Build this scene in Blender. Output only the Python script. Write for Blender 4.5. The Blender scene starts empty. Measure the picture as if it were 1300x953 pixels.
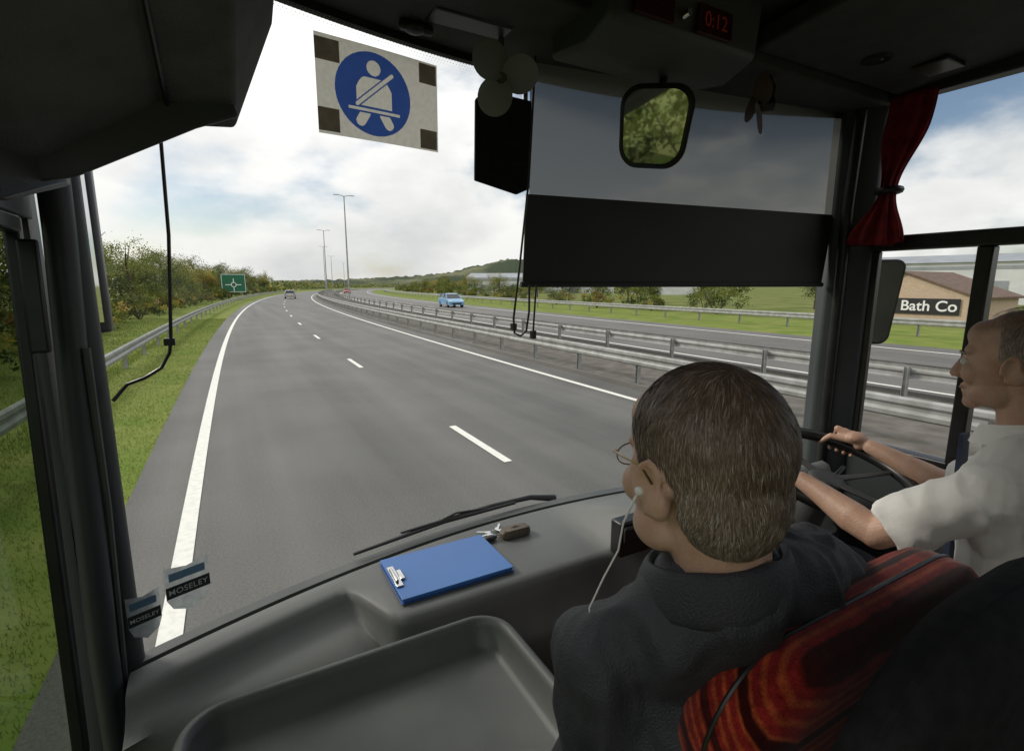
import bpy, math, random, bmesh
from mathutils import Vector, Matrix, noise
random.seed(7)
H=2.35   # eye height above the road (metres)
scene=bpy.context.scene
col=scene.collection
V=Vector

# ------------------------------------------------------------------ materials
def nt(name):
    m=bpy.data.materials.new(name); m.use_nodes=True
    n=m.node_tree; n.nodes.clear()
    o=n.nodes.new('ShaderNodeOutputMaterial')
    return m,n,o
def N(n,t,**k):
    x=n.nodes.new(t)
    for a,b in k.items(): setattr(x,a,b)
    return x
def mat(name,c,rough=.6,c2=None,scale=8,detail=4,metal=0,bump=0,bscale=150,spec=.5,lo=.35,hi=.65,translucent=0,coat=0,stretch=None,emit=None,sss=0):
    m,n,o=nt(name); L=n.links
    b=N(n,'ShaderNodeBsdfPrincipled')
    b.inputs['Roughness'].default_value=rough
    b.inputs['Metallic'].default_value=metal
    b.inputs['Specular IOR Level'].default_value=spec
    if coat: b.inputs['Coat Weight'].default_value=coat
    if sss: b.inputs['Subsurface Weight'].default_value=sss; b.inputs['Subsurface Radius'].default_value=(.012,.005,.003); b.inputs['Subsurface Scale'].default_value=1
    tc=N(n,'ShaderNodeTexCoord')
    src=tc.outputs['Object']
    if stretch:
        mp=N(n,'ShaderNodeMapping'); mp.inputs['Scale'].default_value=stretch
        L.new(src,mp.inputs[0]); src=mp.outputs[0]
    if c2 is None: c2=tuple(x*.8 for x in c)
    nz=N(n,'ShaderNodeTexNoise'); nz.inputs['Scale'].default_value=scale; nz.inputs['Detail'].default_value=detail
    L.new(src,nz.inputs['Vector'])
    r=N(n,'ShaderNodeValToRGB'); r.color_ramp.elements[0].position=lo; r.color_ramp.elements[1].position=hi
    r.color_ramp.elements[0].color=(*c,1); r.color_ramp.elements[1].color=(*c2,1)
    L.new(nz.outputs['Fac'],r.inputs[0]); L.new(r.outputs[0],b.inputs['Base Color'])
    if bump:
        n2=N(n,'ShaderNodeTexNoise'); n2.inputs['Scale'].default_value=bscale; n2.inputs['Detail'].default_value=3
        L.new(src,n2.inputs['Vector'])
        bp=N(n,'ShaderNodeBump'); bp.inputs['Strength'].default_value=bump; bp.inputs['Distance'].default_value=.01
        L.new(n2.outputs['Fac'],bp.inputs['Height']); L.new(bp.outputs[0],b.inputs['Normal'])
    if emit:
        b.inputs['Emission Color'].default_value=(*emit[0],1); b.inputs['Emission Strength'].default_value=emit[1]
    if translucent:
        t=N(n,'ShaderNodeBsdfTranslucent'); L.new(r.outputs[0],t.inputs[0])
        mx=N(n,'ShaderNodeMixShader'); mx.inputs[0].default_value=translucent
        L.new(b.outputs[0],mx.inputs[1]); L.new(t.outputs[0],mx.inputs[2]); L.new(mx.outputs[0],o.inputs[0])
    else: L.new(b.outputs[0],o.inputs[0])
    return m
def glassmat(name,tint=(.93,.96,.94),refl=.04):
    m,n,o=nt(name); L=n.links
    t=N(n,'ShaderNodeBsdfTransparent'); t.inputs[0].default_value=(*tint,1)
    g=N(n,'ShaderNodeBsdfGlossy'); g.inputs['Roughness'].default_value=.03; g.inputs[0].default_value=(.8,.9,.85,1)
    mx=N(n,'ShaderNodeMixShader'); mx.inputs[0].default_value=refl
    L.new(t.outputs[0],mx.inputs[1]); L.new(g.outputs[0],mx.inputs[2]); L.new(mx.outputs[0],o.inputs[0])
    return m
def blindmat(name):
    m,n,o=nt(name); L=n.links
    t=N(n,'ShaderNodeBsdfTransparent'); 
    d=N(n,'ShaderNodeBsdfDiffuse'); d.inputs[0].default_value=(.20,.20,.185,1)
    tr=N(n,'ShaderNodeBsdfTranslucent'); tr.inputs[0].default_value=(.115,.113,.102,1)
    a=N(n,'ShaderNodeMixShader'); a.inputs[0].default_value=.7
    L.new(d.outputs[0],a.inputs[1]); L.new(tr.outputs[0],a.inputs[2])
    tc=N(n,'ShaderNodeTexCoord'); w=N(n,'ShaderNodeTexWave'); w.bands_direction='Z'; w.inputs['Scale'].default_value=90
    L.new(tc.outputs['Object'],w.inputs[0])
    mr=N(n,'ShaderNodeMapRange'); mr.inputs['To Min'].default_value=.86; mr.inputs['To Max'].default_value=.94
    L.new(w.outputs['Fac'],mr.inputs[0])
    b=N(n,'ShaderNodeMixShader'); L.new(mr.outputs[0],b.inputs[0])
    L.new(t.outputs[0],b.inputs[1]); L.new(a.outputs[0],b.inputs[2]); L.new(b.outputs[0],o.inputs[0])
    return m
def seatmat(name):
    m,n,o=nt(name); L=n.links
    b=N(n,'ShaderNodeBsdfPrincipled'); b.inputs['Roughness'].default_value=.95; b.inputs['Specular IOR Level'].default_value=.1
    b.inputs['Sheen Weight'].default_value=.2
    tc=N(n,'ShaderNodeTexCoord')
    s=N(n,'ShaderNodeSeparateXYZ'); L.new(tc.outputs['Object'],s.inputs[0])
    sb=N(n,'ShaderNodeMath',operation='SUBTRACT'); L.new(s.outputs[1],sb.inputs[0]); L.new(s.outputs[2],sb.inputs[1])
    c=N(n,'ShaderNodeCombineXYZ'); L.new(sb.outputs[0],c.inputs[0]); L.new(s.outputs[0],c.inputs[1])
    def wave(sc,dist,ph,dsc=3):
        w=N(n,'ShaderNodeTexWave'); w.bands_direction='X'; w.inputs['Scale'].default_value=sc; w.inputs['Distortion'].default_value=dist; w.inputs['Detail'].default_value=2; w.inputs['Detail Scale'].default_value=dsc; w.inputs['Phase Offset'].default_value=ph
        L.new(c.outputs[0],w.inputs[0]); return w.outputs['Fac']
    def ramp(f,a,b_,ca,cb):
        r=N(n,'ShaderNodeValToRGB'); r.color_ramp.elements[0].position=a; r.color_ramp.elements[0].color=(*ca,1); r.color_ramp.elements[1].position=b_; r.color_ramp.elements[1].color=(*cb,1); L.new(f,r.inputs[0]); return r.outputs[0]
    c1=ramp(wave(19,.5,0,6),.4,1.0,(.30,.020,.016),(.46,.085,.025))
    c2=ramp(wave(5.2,.3,1.3,6),.08,.20,(.14,.09,.09),(1,1,1))
    mp=N(n,'ShaderNodeMapping'); mp.inputs['Scale'].default_value=(420,420,420); L.new(tc.outputs['Object'],mp.inputs[0]); z=N(n,'ShaderNodeTexNoise'); z.inputs['Scale'].default_value=1; L.new(mp.outputs[0],z.inputs[0])
    c3=ramp(z.outputs['Fac'],.35,.6,(.5,.5,.5),(1,1,1))
    mp4=N(n,'ShaderNodeMapping'); mp4.inputs['Scale'].default_value=(35,70,70); L.new(tc.outputs['Object'],mp4.inputs[0]); z4=N(n,'ShaderNodeTexNoise'); z4.inputs['Scale'].default_value=1; L.new(mp4.outputs[0],z4.inputs[0])
    c4=ramp(z4.outputs['Fac'],.35,.65,(.55,.5,.5),(1,1,1))
    a=N(n,'ShaderNodeMix',data_type='RGBA',blend_type='MULTIPLY'); a.inputs[0].default_value=1; L.new(c1,a.inputs[6]); L.new(c2,a.inputs[7])
    a2=N(n,'ShaderNodeMix',data_type='RGBA',blend_type='MULTIPLY'); a2.inputs[0].default_value=.8; L.new(a.outputs[2],a2.inputs[6]); L.new(c3,a2.inputs[7])
    a3=N(n,'ShaderNodeMix',data_type='RGBA',blend_type='MULTIPLY'); a3.inputs[0].default_value=1; L.new(a2.outputs[2],a3.inputs[6]); L.new(c4,a3.inputs[7])
    L.new(a3.outputs[2],b.inputs['Base Color']); L.new(b.outputs[0],o.inputs[0])
    return m
def brickmat(name):
    m,n,o=nt(name); L=n.links
    b=N(n,'ShaderNodeBsdfPrincipled'); b.inputs['Roughness'].default_value=.9
    tc=N(n,'ShaderNodeTexCoord'); s=N(n,'ShaderNodeSeparateXYZ'); c=N(n,'ShaderNodeCombineXYZ'); L.new(tc.outputs['Object'],s.inputs[0])
    ad=N(n,'ShaderNodeMath'); L.new(s.outputs[0],ad.inputs[0]); L.new(s.outputs[1],ad.inputs[1])
    L.new(ad.outputs[0],c.inputs[0]); L.new(s.outputs[2],c.inputs[1])
    t=N(n,'ShaderNodeTexBrick'); t.inputs['Scale'].default_value=4; t.inputs['Color1'].default_value=(.46,.32,.21,1); t.inputs['Color2'].default_value=(.54,.41,.29,1); t.inputs['Mortar'].default_value=(.48,.43,.36,1)
    L.new(c.outputs[0],t.inputs[0]); L.new(t.outputs[0],b.inputs['Base Color']); L.new(b.outputs[0],o.inputs[0]); return m
def asphaltmat(name,c,c2):
    m,n,o=nt(name); L=n.links
    b=N(n,'ShaderNodeBsdfPrincipled'); b.inputs['Roughness'].default_value=.62; b.inputs['Specular IOR Level'].default_value=.35
    tc=N(n,'ShaderNodeTexCoord')
    f=N(n,'ShaderNodeTexNoise'); f.inputs['Scale'].default_value=45; f.inputs['Detail'].default_value=6; f.inputs['Roughness'].default_value=.9; L.new(tc.outputs['Object'],f.inputs[0])
    mp=N(n,'ShaderNodeMapping'); mp.inputs['Scale'].default_value=(1.3,.05,1); L.new(tc.outputs['Object'],mp.inputs[0])
    g=N(n,'ShaderNodeTexNoise'); g.inputs['Scale'].default_value=1; g.inputs['Detail'].default_value=3; L.new(mp.outputs[0],g.inputs[0])
    g3=N(n,'ShaderNodeTexNoise'); g3.inputs['Scale'].default_value=.5; g3.inputs['Detail'].default_value=5; L.new(tc.outputs['Object'],g3.inputs[0])
    a=N(n,'ShaderNodeMath',operation='MULTIPLY_ADD'); L.new(g.outputs['Fac'],a.inputs[0]); a.inputs[1].default_value=.35; L.new(f.outputs['Fac'],a.inputs[2])
    a2=N(n,'ShaderNodeMath',operation='MULTIPLY_ADD'); L.new(g3.outputs['Fac'],a2.inputs[0]); a2.inputs[1].default_value=.25; L.new(a.outputs[0],a2.inputs[2])
    r=N(n,'ShaderNodeValToRGB'); r.color_ramp.elements[0].position=.62; r.color_ramp.elements[1].position=.92
    r.color_ramp.elements[0].color=(*c,1); r.color_ramp.elements[1].color=(*c2,1)
    L.new(a2.outputs[0],r.inputs[0]); L.new(r.outputs[0],b.inputs['Base Color'])
    bp=N(n,'ShaderNodeBump'); bp.inputs['Strength'].default_value=.7; bp.inputs['Distance'].default_value=.018
    L.new(f.outputs['Fac'],bp.inputs['Height']); L.new(bp.outputs[0],b.inputs['Normal']); L.new(b.outputs[0],o.inputs[0]); return m

MT=dict(
 asphalt=asphaltmat('asphalt',(.055,.055,.052),(.165,.162,.15)),
 asphalt2=asphaltmat('old_asphalt',(.08,.078,.072),(.18,.17,.155)),
 paint=mat('road_paint',(.76,.75,.69),.6,(.60,.59,.54),scale=14,detail=10,lo=.45,hi=.8),
 ground=mat('field_grass',(.09,.12,.03),.95,(.18,.19,.06),scale=.25,detail=8,spec=.1,bump=.6,bscale=6),
 verge=mat('verge_grass',(.12,.175,.03),.95,(.20,.22,.06),scale=.8,detail=8,spec=.1,bump=.8,bscale=12),
 gravel=mat('reserve_gravel',(.11,.10,.085),.95,(.165,.155,.14),scale=2.5,detail=10,spec=.1,bump=.6,bscale=30),
 blade=mat('grass_blade',(.14,.21,.03),.7,(.23,.26,.065),scale=.6,translucent=.35),
 hill=mat('hill_wood',(.05,.065,.04),.95,(.15,.155,.09),scale=.012,detail=10,spec=.05,lo=.45,hi=.62),
 galv=mat('galvanised_steel',(.36,.37,.36),.5,(.25,.25,.235),scale=4,metal=.2,detail=8),
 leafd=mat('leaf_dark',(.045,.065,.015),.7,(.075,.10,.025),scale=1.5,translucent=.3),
 leafm=mat('leaf_mid',(.13,.17,.03),.7,(.20,.21,.045),scale=1.5,translucent=.35),
 leafy=mat('leaf_yellow',(.33,.29,.05),.7,(.40,.30,.07),scale=1.5,translucent=.35),
 leafr=mat('leaf_russet',(.22,.12,.045),.7,(.20,.13,.05),scale=1.5,translucent=.3),
 bark=mat('bark',(.10,.075,.05),.95,(.05,.04,.03),scale=12,bump=.5,bscale=30),
 plas=mat('dash_plastic',(.12,.125,.118),.5,(.155,.16,.15),scale=3,bump=.18,bscale=500),
 plasd=mat('dark_plastic',(.045,.047,.047),.5,(.06,.062,.06),scale=4,bump=.12,bscale=450),
 plasl=mat('tray_plastic',(.07,.075,.07),.42,(.095,.10,.092),scale=5,bump=.14,bscale=500),
 roofm=mat('headlining',(.075,.075,.07),.9,(.10,.10,.093),scale=14,bump=.3,bscale=260),
 roofd=mat('dark_headlining',(.03,.03,.028),.8,(.042,.042,.04),scale=14,bump=.3,bscale=260),
 black=mat('black_rubber',(.012,.012,.012),.35,(.02,.02,.02),scale=20),
 pillar=mat('pillar_trim',(.035,.042,.044),.45,(.05,.058,.06),scale=2,bump=.1,bscale=400),
 blackp=mat('black_fabric',(.014,.014,.015),.9,(.022,.022,.023),scale=60,spec=.15,bump=.3,bscale=700),
 blindb=mat('blind_black',(.02,.021,.02),.7,(.03,.031,.03),scale=3),
 blind=blindmat('blind_mesh'),
 glassd=glassmat('side_glass',(.38,.43,.37),.10),
 mirror=mat('mirror_glass',(.85,.86,.85),.03,(.85,.86,.85),metal=1),
 mirrord=mat('dark_reflection_glass',(.16,.17,.155),.25,(.20,.21,.19),metal=.8),  # dark reflection of the coach side put into the glass colour
 clip=mat('clipboard_blue',(.045,.15,.42),.35,(.05,.17,.46),scale=3),
 clipd=mat('clipboard_edge',(.02,.07,.25),.5,(.02,.08,.28)),
 chrome=mat('chrome',(.7,.7,.68),.2,(.6,.6,.58),metal=1),
 paper=mat('sign_paper',(.60,.59,.54),.8,(.54,.53,.48),scale=90,translucent=.5),
 tape=mat('brown_tape',(.10,.085,.06),.5,(.07,.06,.045),scale=30,translucent=.35),
 blue=mat('sign_blue',(.03,.075,.28),.5,(.035,.085,.31),scale=20,translucent=.45),
 red=mat('curtain_red',(.30,.02,.028),.9,(.17,.01,.015),scale=20,translucent=.3,bump=.3,bscale=400),
 white=mat('white_plastic',(.8,.8,.78),.4,(.75,.75,.73)),
 silver=mat('sticker_silver',(.38,.41,.42),.35,(.28,.30,.32),scale=60,translucent=.45),
 navy=mat('sticker_navy',(.03,.035,.04),.4,(.035,.04,.045),translucent=.2),
 stblue=mat('sticker_blue',(.14,.24,.36),.4,(.16,.26,.38),translucent=.35),
 stlet=mat('sticker_letter',(.85,.87,.86),.4,(.8,.82,.8),translucent=.4),
 skin=mat('skin',(.50,.30,.21),.5,(.57,.37,.27),scale=24,detail=8,bump=.18,bscale=200,sss=.2),
 hair1=mat('hair_brown',(.15,.098,.066),.45,(.20,.135,.095),scale=40),
 hair2=mat('hair_grey_brown',(.25,.20,.155),.45,(.32,.26,.21),scale=40),
 hair3=mat('hair_dark',(.09,.060,.042),.5,(.12,.08,.056),scale=40),
 hair4=mat('hair_grey',(.42,.38,.34),.5,(.48,.44,.40),scale=40),
 jacket=mat('jacket_cloth',(.022,.023,.029),.6,(.038,.039,.046),scale=7,spec=.5,bump=.35,bscale=350),
 shirt=mat('shirt_cotton',(.90,.89,.85),.85,(.86,.85,.81),scale=5,spec=.15,bump=.2,bscale=500,translucent=.06),
 trous=mat('trouser_cloth',(.02,.021,.026),.9,(.03,.031,.037),scale=9,spec=.15),
 tie=mat('tie_navy',(.02,.03,.06),.7,(.03,.04,.08)),
 gold=mat('gold_frame',(.40,.30,.14),.3,(.36,.27,.12),metal=1),
 eye=mat('eye_white',(.7,.68,.64),.2,(.65,.62,.6)),
 iris=mat('eye_iris',(.04,.03,.02),.2,(.05,.04,.03)),
 lip=mat('lip',(.4,.19,.15),.5,(.36,.17,.13)),
 seat=seatmat('seat_moquette'),
 brick=brickmat('brick_wall'),
 tile=mat('roof_tile',(.18,.12,.09),.9,(.12,.08,.06),scale=3,bump=.5,bscale=8),
 clad=mat('white_cladding',(.66,.67,.66),.6,(.56,.57,.57),scale=.6),
 cladr=mat('grey_roof_sheet',(.32,.34,.36),.6,(.25,.27,.29),scale=.6),
 signb=mat('black_board',(.012,.012,.013),.5,(.016,.016,.018)),
 signg=mat('sign_green',(.01,.12,.06),.5,(.012,.14,.07)),
 letter=mat('letter_white',(.82,.82,.8),.5,(.78,.78,.76)),
 carb=mat('car_blue',(.16,.36,.58),.25,(.18,.38,.6),coat=.6),
 cars=mat('car_silver',(.4,.41,.42),.3,(.38,.39,.4),coat=.6,metal=.3),
 carr=mat('car_red',(.45,.03,.02),.3,(.4,.03,.02),coat=.6),
 carg=mat('car_glass',(.02,.025,.03),.08,(.03,.035,.04)),
 tyre=mat('tyre',(.02,.02,.02),.85,(.03,.03,.03)),
 rim=mat('alloy_rim',(.45,.45,.46),.35,(.4,.4,.4),metal=.7),
 lampl=mat('lamp_lens',(.75,.75,.72),.15,(.7,.7,.68)),
 lampr=mat('tail_lens',(.5,.02,.01),.2,(.45,.02,.01)),
 plate=mat('number_plate',(.8,.65,.1),.5,(.75,.6,.1)),
 led=mat('led_red',(.16,.012,.01),.5,(.14,.01,.01),emit=((1,.08,.05),.02)),
 ledb=mat('led_window',(.035,.008,.007),.25,(.05,.01,.009)),
 fan=mat('fan_blade',(.30,.30,.28),.45,(.35,.35,.33),translucent=.5),
 fanb=mat('fan_blade_brown',(.16,.105,.08),.45,(.19,.13,.10),translucent=.4),
 pouch=mat('pouch_brown',(.14,.11,.08),.6,(.09,.07,.05),scale=40,bump=.3,bscale=200),
 button=mat('red_button',(.6,.03,.02),.4,(.55,.03,.02)),
 dial=mat('dial_face',(.03,.03,.035),.25,(.04,.04,.045)),
)

# ------------------------------------------------------------------ mesh helpers
class M:
    def __init__(s,dz=0): s.v=[];s.f=[];s.m=[];s.dz=dz
    def add(s,vs,fs,mi=0):
        b=len(s.v); s.v+=[tuple(v) for v in vs]; s.f+=[tuple(i+b for i in f) for f in fs]; s.m+=[mi]*len(fs); return s
    def box(s,a,b,mi=0,X=None):
        x0,y0,z0=a;x1,y1,z1=b
        vs=[V(p) for p in [(x0,y0,z0),(x1,y0,z0),(x1,y1,z0),(x0,y1,z0),(x0,y0,z1),(x1,y0,z1),(x1,y1,z1),(x0,y1,z1)]]
        if X is not None: vs=[X@v for v in vs]
        return s.add(vs,[(0,3,2,1),(4,5,6,7),(0,1,5,4),(1,2,6,5),(2,3,7,6),(3,0,4,7)],mi)
    def prism(s,poly,d,mi=0):
        p=[V(q) for q in poly]; d=V(d); n=len(p)
        return s.add(p+[q+d for q in p],[tuple(range(n))[::-1],tuple(range(n,2*n))]+[(i,(i+1)%n,n+(i+1)%n,n+i) for i in range(n)],mi)
    def loft(s,rings,mi=0,close=True,caps=False):
        n=len(rings[0]); vs=[p for r in rings for p in r]; fs=[]
        for k in range(len(rings)-1):
            for i in range(n if close else n-1):
                j=(i+1)%n; fs.append((k*n+i,k*n+j,(k+1)*n+j,(k+1)*n+i))
        if caps: fs.append(tuple(range(n))[::-1]); fs.append(tuple(range((len(rings)-1)*n,len(rings)*n)))
        return s.add(vs,fs,mi)
    def tube(s,path,r,n=8,mi=0,closed=False,flat=1.0):
        P=[V(p) for p in path]; k=len(P)
        R=r if isinstance(r,(list,tuple)) else [r]*k
        rings=[]; up=None
        for i in range(k):
            if closed: t=(P[(i+1)%k]-P[i-1])
            else: t=P[min(i+1,k-1)]-P[max(i-1,0)]
            t.normalize()
            if up is None:
                up=V((0,0,1)) if abs(t.z)<.9 else V((1,0,0))
            a=up-t*up.dot(t)
            if a.length<1e-5: a=t.orthogonal()
            a.normalize(); b=t.cross(a); up=a
            rings.append([P[i]+(a*math.cos(q)*flat+b*math.sin(q))*R[i] for q in [2*math.pi*j/n for j in range(n)]])
        if closed: rings.append(rings[0]); return s.loft(rings,mi)
        return s.loft(rings,mi,caps=True)
    def ell(s,c,r,mi=0,X=None,seg=20,rg=14,R=None):
        c=V(c); r=(r,r,r) if isinstance(r,(int,float)) else r
        vs=[];
        def T(p):
            p=V((p[0]*r[0],p[1]*r[1],p[2]*r[2]))
            if R is not None: p=R@p
            p=p+c
            return X@p if X is not None else p
        vs.append(T((0,0,1)))
        for i in range(1,rg):
            a=math.pi*i/rg
            for j in range(seg):
                b=2*math.pi*j/seg; vs.append(T((math.sin(a)*math.cos(b),math.sin(a)*math.sin(b),math.cos(a))))
        vs.append(T((0,0,-1))); fs=[]
        for j in range(seg): fs.append((0,1+j,1+(j+1)%seg))
        for i in range(rg-2):
            for j in range(seg):
                fs.append((1+i*seg+j,1+(i+1)*seg+j,1+(i+1)*seg+(j+1)%seg,1+i*seg+(j+1)%seg))
        e=len(vs)-1; o=1+(rg-2)*seg
        for j in range(seg): fs.append((e,o+(j+1)%seg,o+j))
        return s.add(vs,fs,mi)
    def cap(s,p,q,a,b,n=16,X=None,mi=0):
        p=V(p);q=V(q)
        if X is not None: p=X@p;q=X@q
        s.tube([p,p.lerp(q,.5),q],[a,(a+b)/2,b],n,mi); s.ell(p,a,mi,seg=n,rg=10); s.ell(q,b,mi,seg=n,rg=10); return s
    def build(s,name,mats,smooth=True,bevel=0,bseg=3,angle=40,subs=0,normals=True):
        me=bpy.data.meshes.new(name)
        vs=[(x,y,z+s.dz) for x,y,z in s.v]
        me.from_pydata(vs,[],s.f)
        if not isinstance(mats,(list,tuple)): mats=[mats]
        for m in mats: me.materials.append(MT[m])
        me.polygons.foreach_set('material_index',s.m)
        if normals:
            bm=bmesh.new(); bm.from_mesh(me); bmesh.ops.recalc_face_normals(bm,faces=bm.faces); bm.to_mesh(me); bm.free()
        if smooth:
            me.polygons.foreach_set('use_smooth',[True]*len(me.polygons))
            if not subs: me.set_sharp_from_angle(angle=math.radians(angle))
        me.update()
        ob=bpy.data.objects.new(name,me); col.objects.link(ob)
        recentre(ob)
        if bevel:
            b=ob.modifiers.new('bevel','BEVEL'); b.width=bevel; b.segments=bseg; b.limit_method='ANGLE'; b.angle_limit=math.radians(35)
            b.harden_normals=False
        if subs:
            b=ob.modifiers.new('sub','SUBSURF'); b.levels=subs; b.render_levels=subs
        return ob
W={}
def recentre(ob):
    me=ob.data
    xs=[v.co for v in me.vertices]
    c=V([(min(v[i] for v in xs)+max(v[i] for v in xs))/2 for i in range(3)])
    me.transform(Matrix.Translation(-c)); ob.location=c; W[ob.name]=c.copy()
def par(ch,p):
    ch.parent=p; ch.location=W[ch.name]-W[p.name]
def thing(name,parts,label,category,base,group=None):
    e=bpy.data.objects.new(name,None); e.empty_display_size=.2; col.objects.link(e)
    e.location=base; W[e.name]=V(base)
    for p in parts:
        if isinstance(p,tuple):
            par(p[0],e)
            for q in p[1]: par(q,p[0])
        else: par(p,e)
    e['label']=label; e['category']=category
    if group: e['group']=group
    return e
def single(ob,label,category,group=None):
    ob['label']=label; ob['category']=category
    if group: ob['group']=group
    return ob
def structure(ob,label=None,category=None,kind='structure'):
    ob['kind']=kind; ob['label']=label or ob.name; ob['category']=category or ob.name.split('.')[0].replace('_',' ')
    return ob
def clone(e,loc,rotz=0,sc=1):
    n=e.copy(); col.objects.link(n); n.location=loc; n.rotation_euler=(0,0,rotz); n.scale=(sc,sc,sc)
    def rec(src,dst):
        for c in list(src.children):
            k=c.copy(); col.objects.link(k); k.parent=dst; rec(c,k)
    rec(e,n)
    return n
def text_into(m,s,size,o,u,v,mi=0,align='CENTER',space=1.0,bold=0.0):
    cu=bpy.data.curves.new('t','FONT'); cu.body=s; cu.size=size; cu.align_x=align; cu.align_y='CENTER'; cu.offset=bold; cu.space_character=space
    ob=bpy.data.objects.new('t',cu); col.objects.link(ob)
    dg=bpy.context.evaluated_depsgraph_get(); me=bpy.data.meshes.new_from_object(ob.evaluated_get(dg))
    o=V(o);u=V(u).normalized();v=V(v).normalized()
    m.add([o+u*q.co.x+v*q.co.y for q in me.vertices],[tuple(p.vertices) for p in me.polygons],mi)
    bpy.data.objects.remove(ob); bpy.data.meshes.remove(me); bpy.data.curves.remove(cu)
def remesh(m,name,mats,voxel,sm=4,wr=None,matfn=None):
    me=bpy.data.meshes.new('tmp'); me.from_pydata([(x,y,z+m.dz) for x,y,z in m.v],[],m.f)
    bm=bmesh.new(); bm.from_mesh(me); bmesh.ops.recalc_face_normals(bm,faces=bm.faces); bm.to_mesh(me); bm.free()
    ob=bpy.data.objects.new('tmp',me); col.objects.link(ob)
    r=ob.modifiers.new('r','REMESH'); r.mode='VOXEL'; r.voxel_size=voxel
    s=ob.modifiers.new('s','SMOOTH'); s.factor=.5; s.iterations=sm
    dg=bpy.context.evaluated_depsgraph_get(); out=bpy.data.meshes.new_from_object(ob.evaluated_get(dg))
    bpy.data.objects.remove(ob); bpy.data.meshes.remove(me)
    out.materials.clear()
    for x in (mats if isinstance(mats,(list,tuple)) else [mats]): out.materials.append(MT[x])
    out.polygons.foreach_set('material_index',[0]*len(out.polygons))
    if wr:
        nr=[v.normal.copy() for v in out.vertices]
        for v,n in zip(out.vertices,nr): v.co+=n*wr(v.co)
    out.polygons.foreach_set('use_smooth',[True]*len(out.polygons)); out.update()
    out.name=name
    o=bpy.data.objects.new(name,out); col.objects.link(o); recentre(o); return o
def sst(a,b,x):
    t=max(0,min(1,(x-a)/(b-a))); return t*t*(3-2*t)

# ------------------------------------------------------------------ road & ground
def off(y): return .00066*y*y if y>0 else 0
def ys(y0,y1):
    r=[y0]; y=y0
    while y<y1:
        y=min(y1,y+ (2 if y<60 else 6)); r.append(y)
    return r
def strip(m,x0,x1,y0,y1,z,mi=0):
    Y=ys(y0,y1); vs=[];fs=[]
    for y in Y: vs+=[(x0+off(y),y,z),(x1+off(y),y,z)]
    for i in range(len(Y)-1): fs.append((2*i,2*i+1,2*i+3,2*i+2))
    m.add(vs,fs,mi)
g=M()
g.add([(-3000,-1500,0),(3000,-1500,0),(3000,4000,0),(-3000,4000,0)],[(0,1,2,3)])
structure(g.build('ground','ground',normals=False),'grassy fields reaching to the horizon','ground')
m=M(); strip(m,-9,-1.15,-30,420,.008); strip(m,23.2,34,-30,420,.008)
structure(m.build('grass_verge','verge',normals=False),'short green grass verges beside the dual carriageway','grass')
m=M(); strip(m,-1.15,8.1,-30,460,.02)
structure(m.build('road','asphalt',normals=False),'grey asphalt two-lane carriageway curving away','road')
m=M(); strip(m,12.6,23.3,-30,460,.021)
structure(m.build('road','asphalt2',normals=False),'opposite asphalt carriageway behind steel barriers','road')
m=M(); strip(m,8.1,12.6,-30,460,.03)
structure(m.build('central_reservation','gravel',normals=False),'gravelly paved strip between the two carriageways','road')
m=M(); 
for x in (8.02,12.62):
    Y=ys(-30,300); rings=[[(x+off(y)-.07,y,.02),(x+off(y)-.06,y,.12),(x+off(y)+.06,y,.12),(x+off(y)+.07,y,.02)] for y in Y]
    m.loft(rings,0,close=False)
structure(m.build('kerb','asphalt2'),'low concrete kerbs edging the central strip','kerb')
m=M()
strip(m,-.60,-.45,-30,420,.028); strip(m,7.1,7.25,-30,420,.028)
strip(m,13.4,13.55,-30,420,.028); strip(m,21.5,21.68,-30,420,.028)
for k in range(-3,36):
    y=5.75+9*k; strip(m,3.05,3.17,y,y+2.0,.028); strip(m,17.4,17.52,y+1,y+3,.028)
structure(m.build('road_marking','paint',normals=False),'white painted edge lines and lane dashes','road marking')

# hills
def hillh(az):
    pts=[(-90,1.2),(-60,.8),(-29,.9),(-10,.6),(6,.6),(12,.8),(18,1.1),(23,1.7),(26.5,2.5),(29,3.1),(33,3.1),(45,2.4),(60,1.6),(75,1.4),(100,1.2),(150,1)]
    for i in range(len(pts)-1):
        if pts[i][0]<=az<=pts[i+1][0]:
            t=(az-pts[i][0])/(pts[i+1][0]-pts[i][0]); return pts[i][1]*(1-t)+pts[i+1][1]*t
    return 1
m=M(); rings=[]
for r,f in ((650,0),(720,.45),(800,.85),(880,1.0),(960,.95),(1150,.5),(1500,-.1)):
    ring=[]
    for i in range(0,961):
        az=-90+i*.25; h=math.tan(math.radians(hillh(az)))*880*f
        h*=1+.12*noise.noise(V((az*.4,r*.02,0)))
        h+=noise.noise(V((az*2.2,r*.05,3)))*2.0*f + noise.noise(V((az*7,r*.1,5)))*2.0*f+ noise.noise(V((az*19,r*.3,5)))*2.2*f
        a=math.radians(az); ring.append((math.sin(a)*r,math.cos(a)*r,h-.3))
    rings.append(ring)
m.loft(rings,0,close=False)
structure(m.build('hills','hill',smooth=True,angle=180),'low wooded hills on the horizon','hill')

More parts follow.
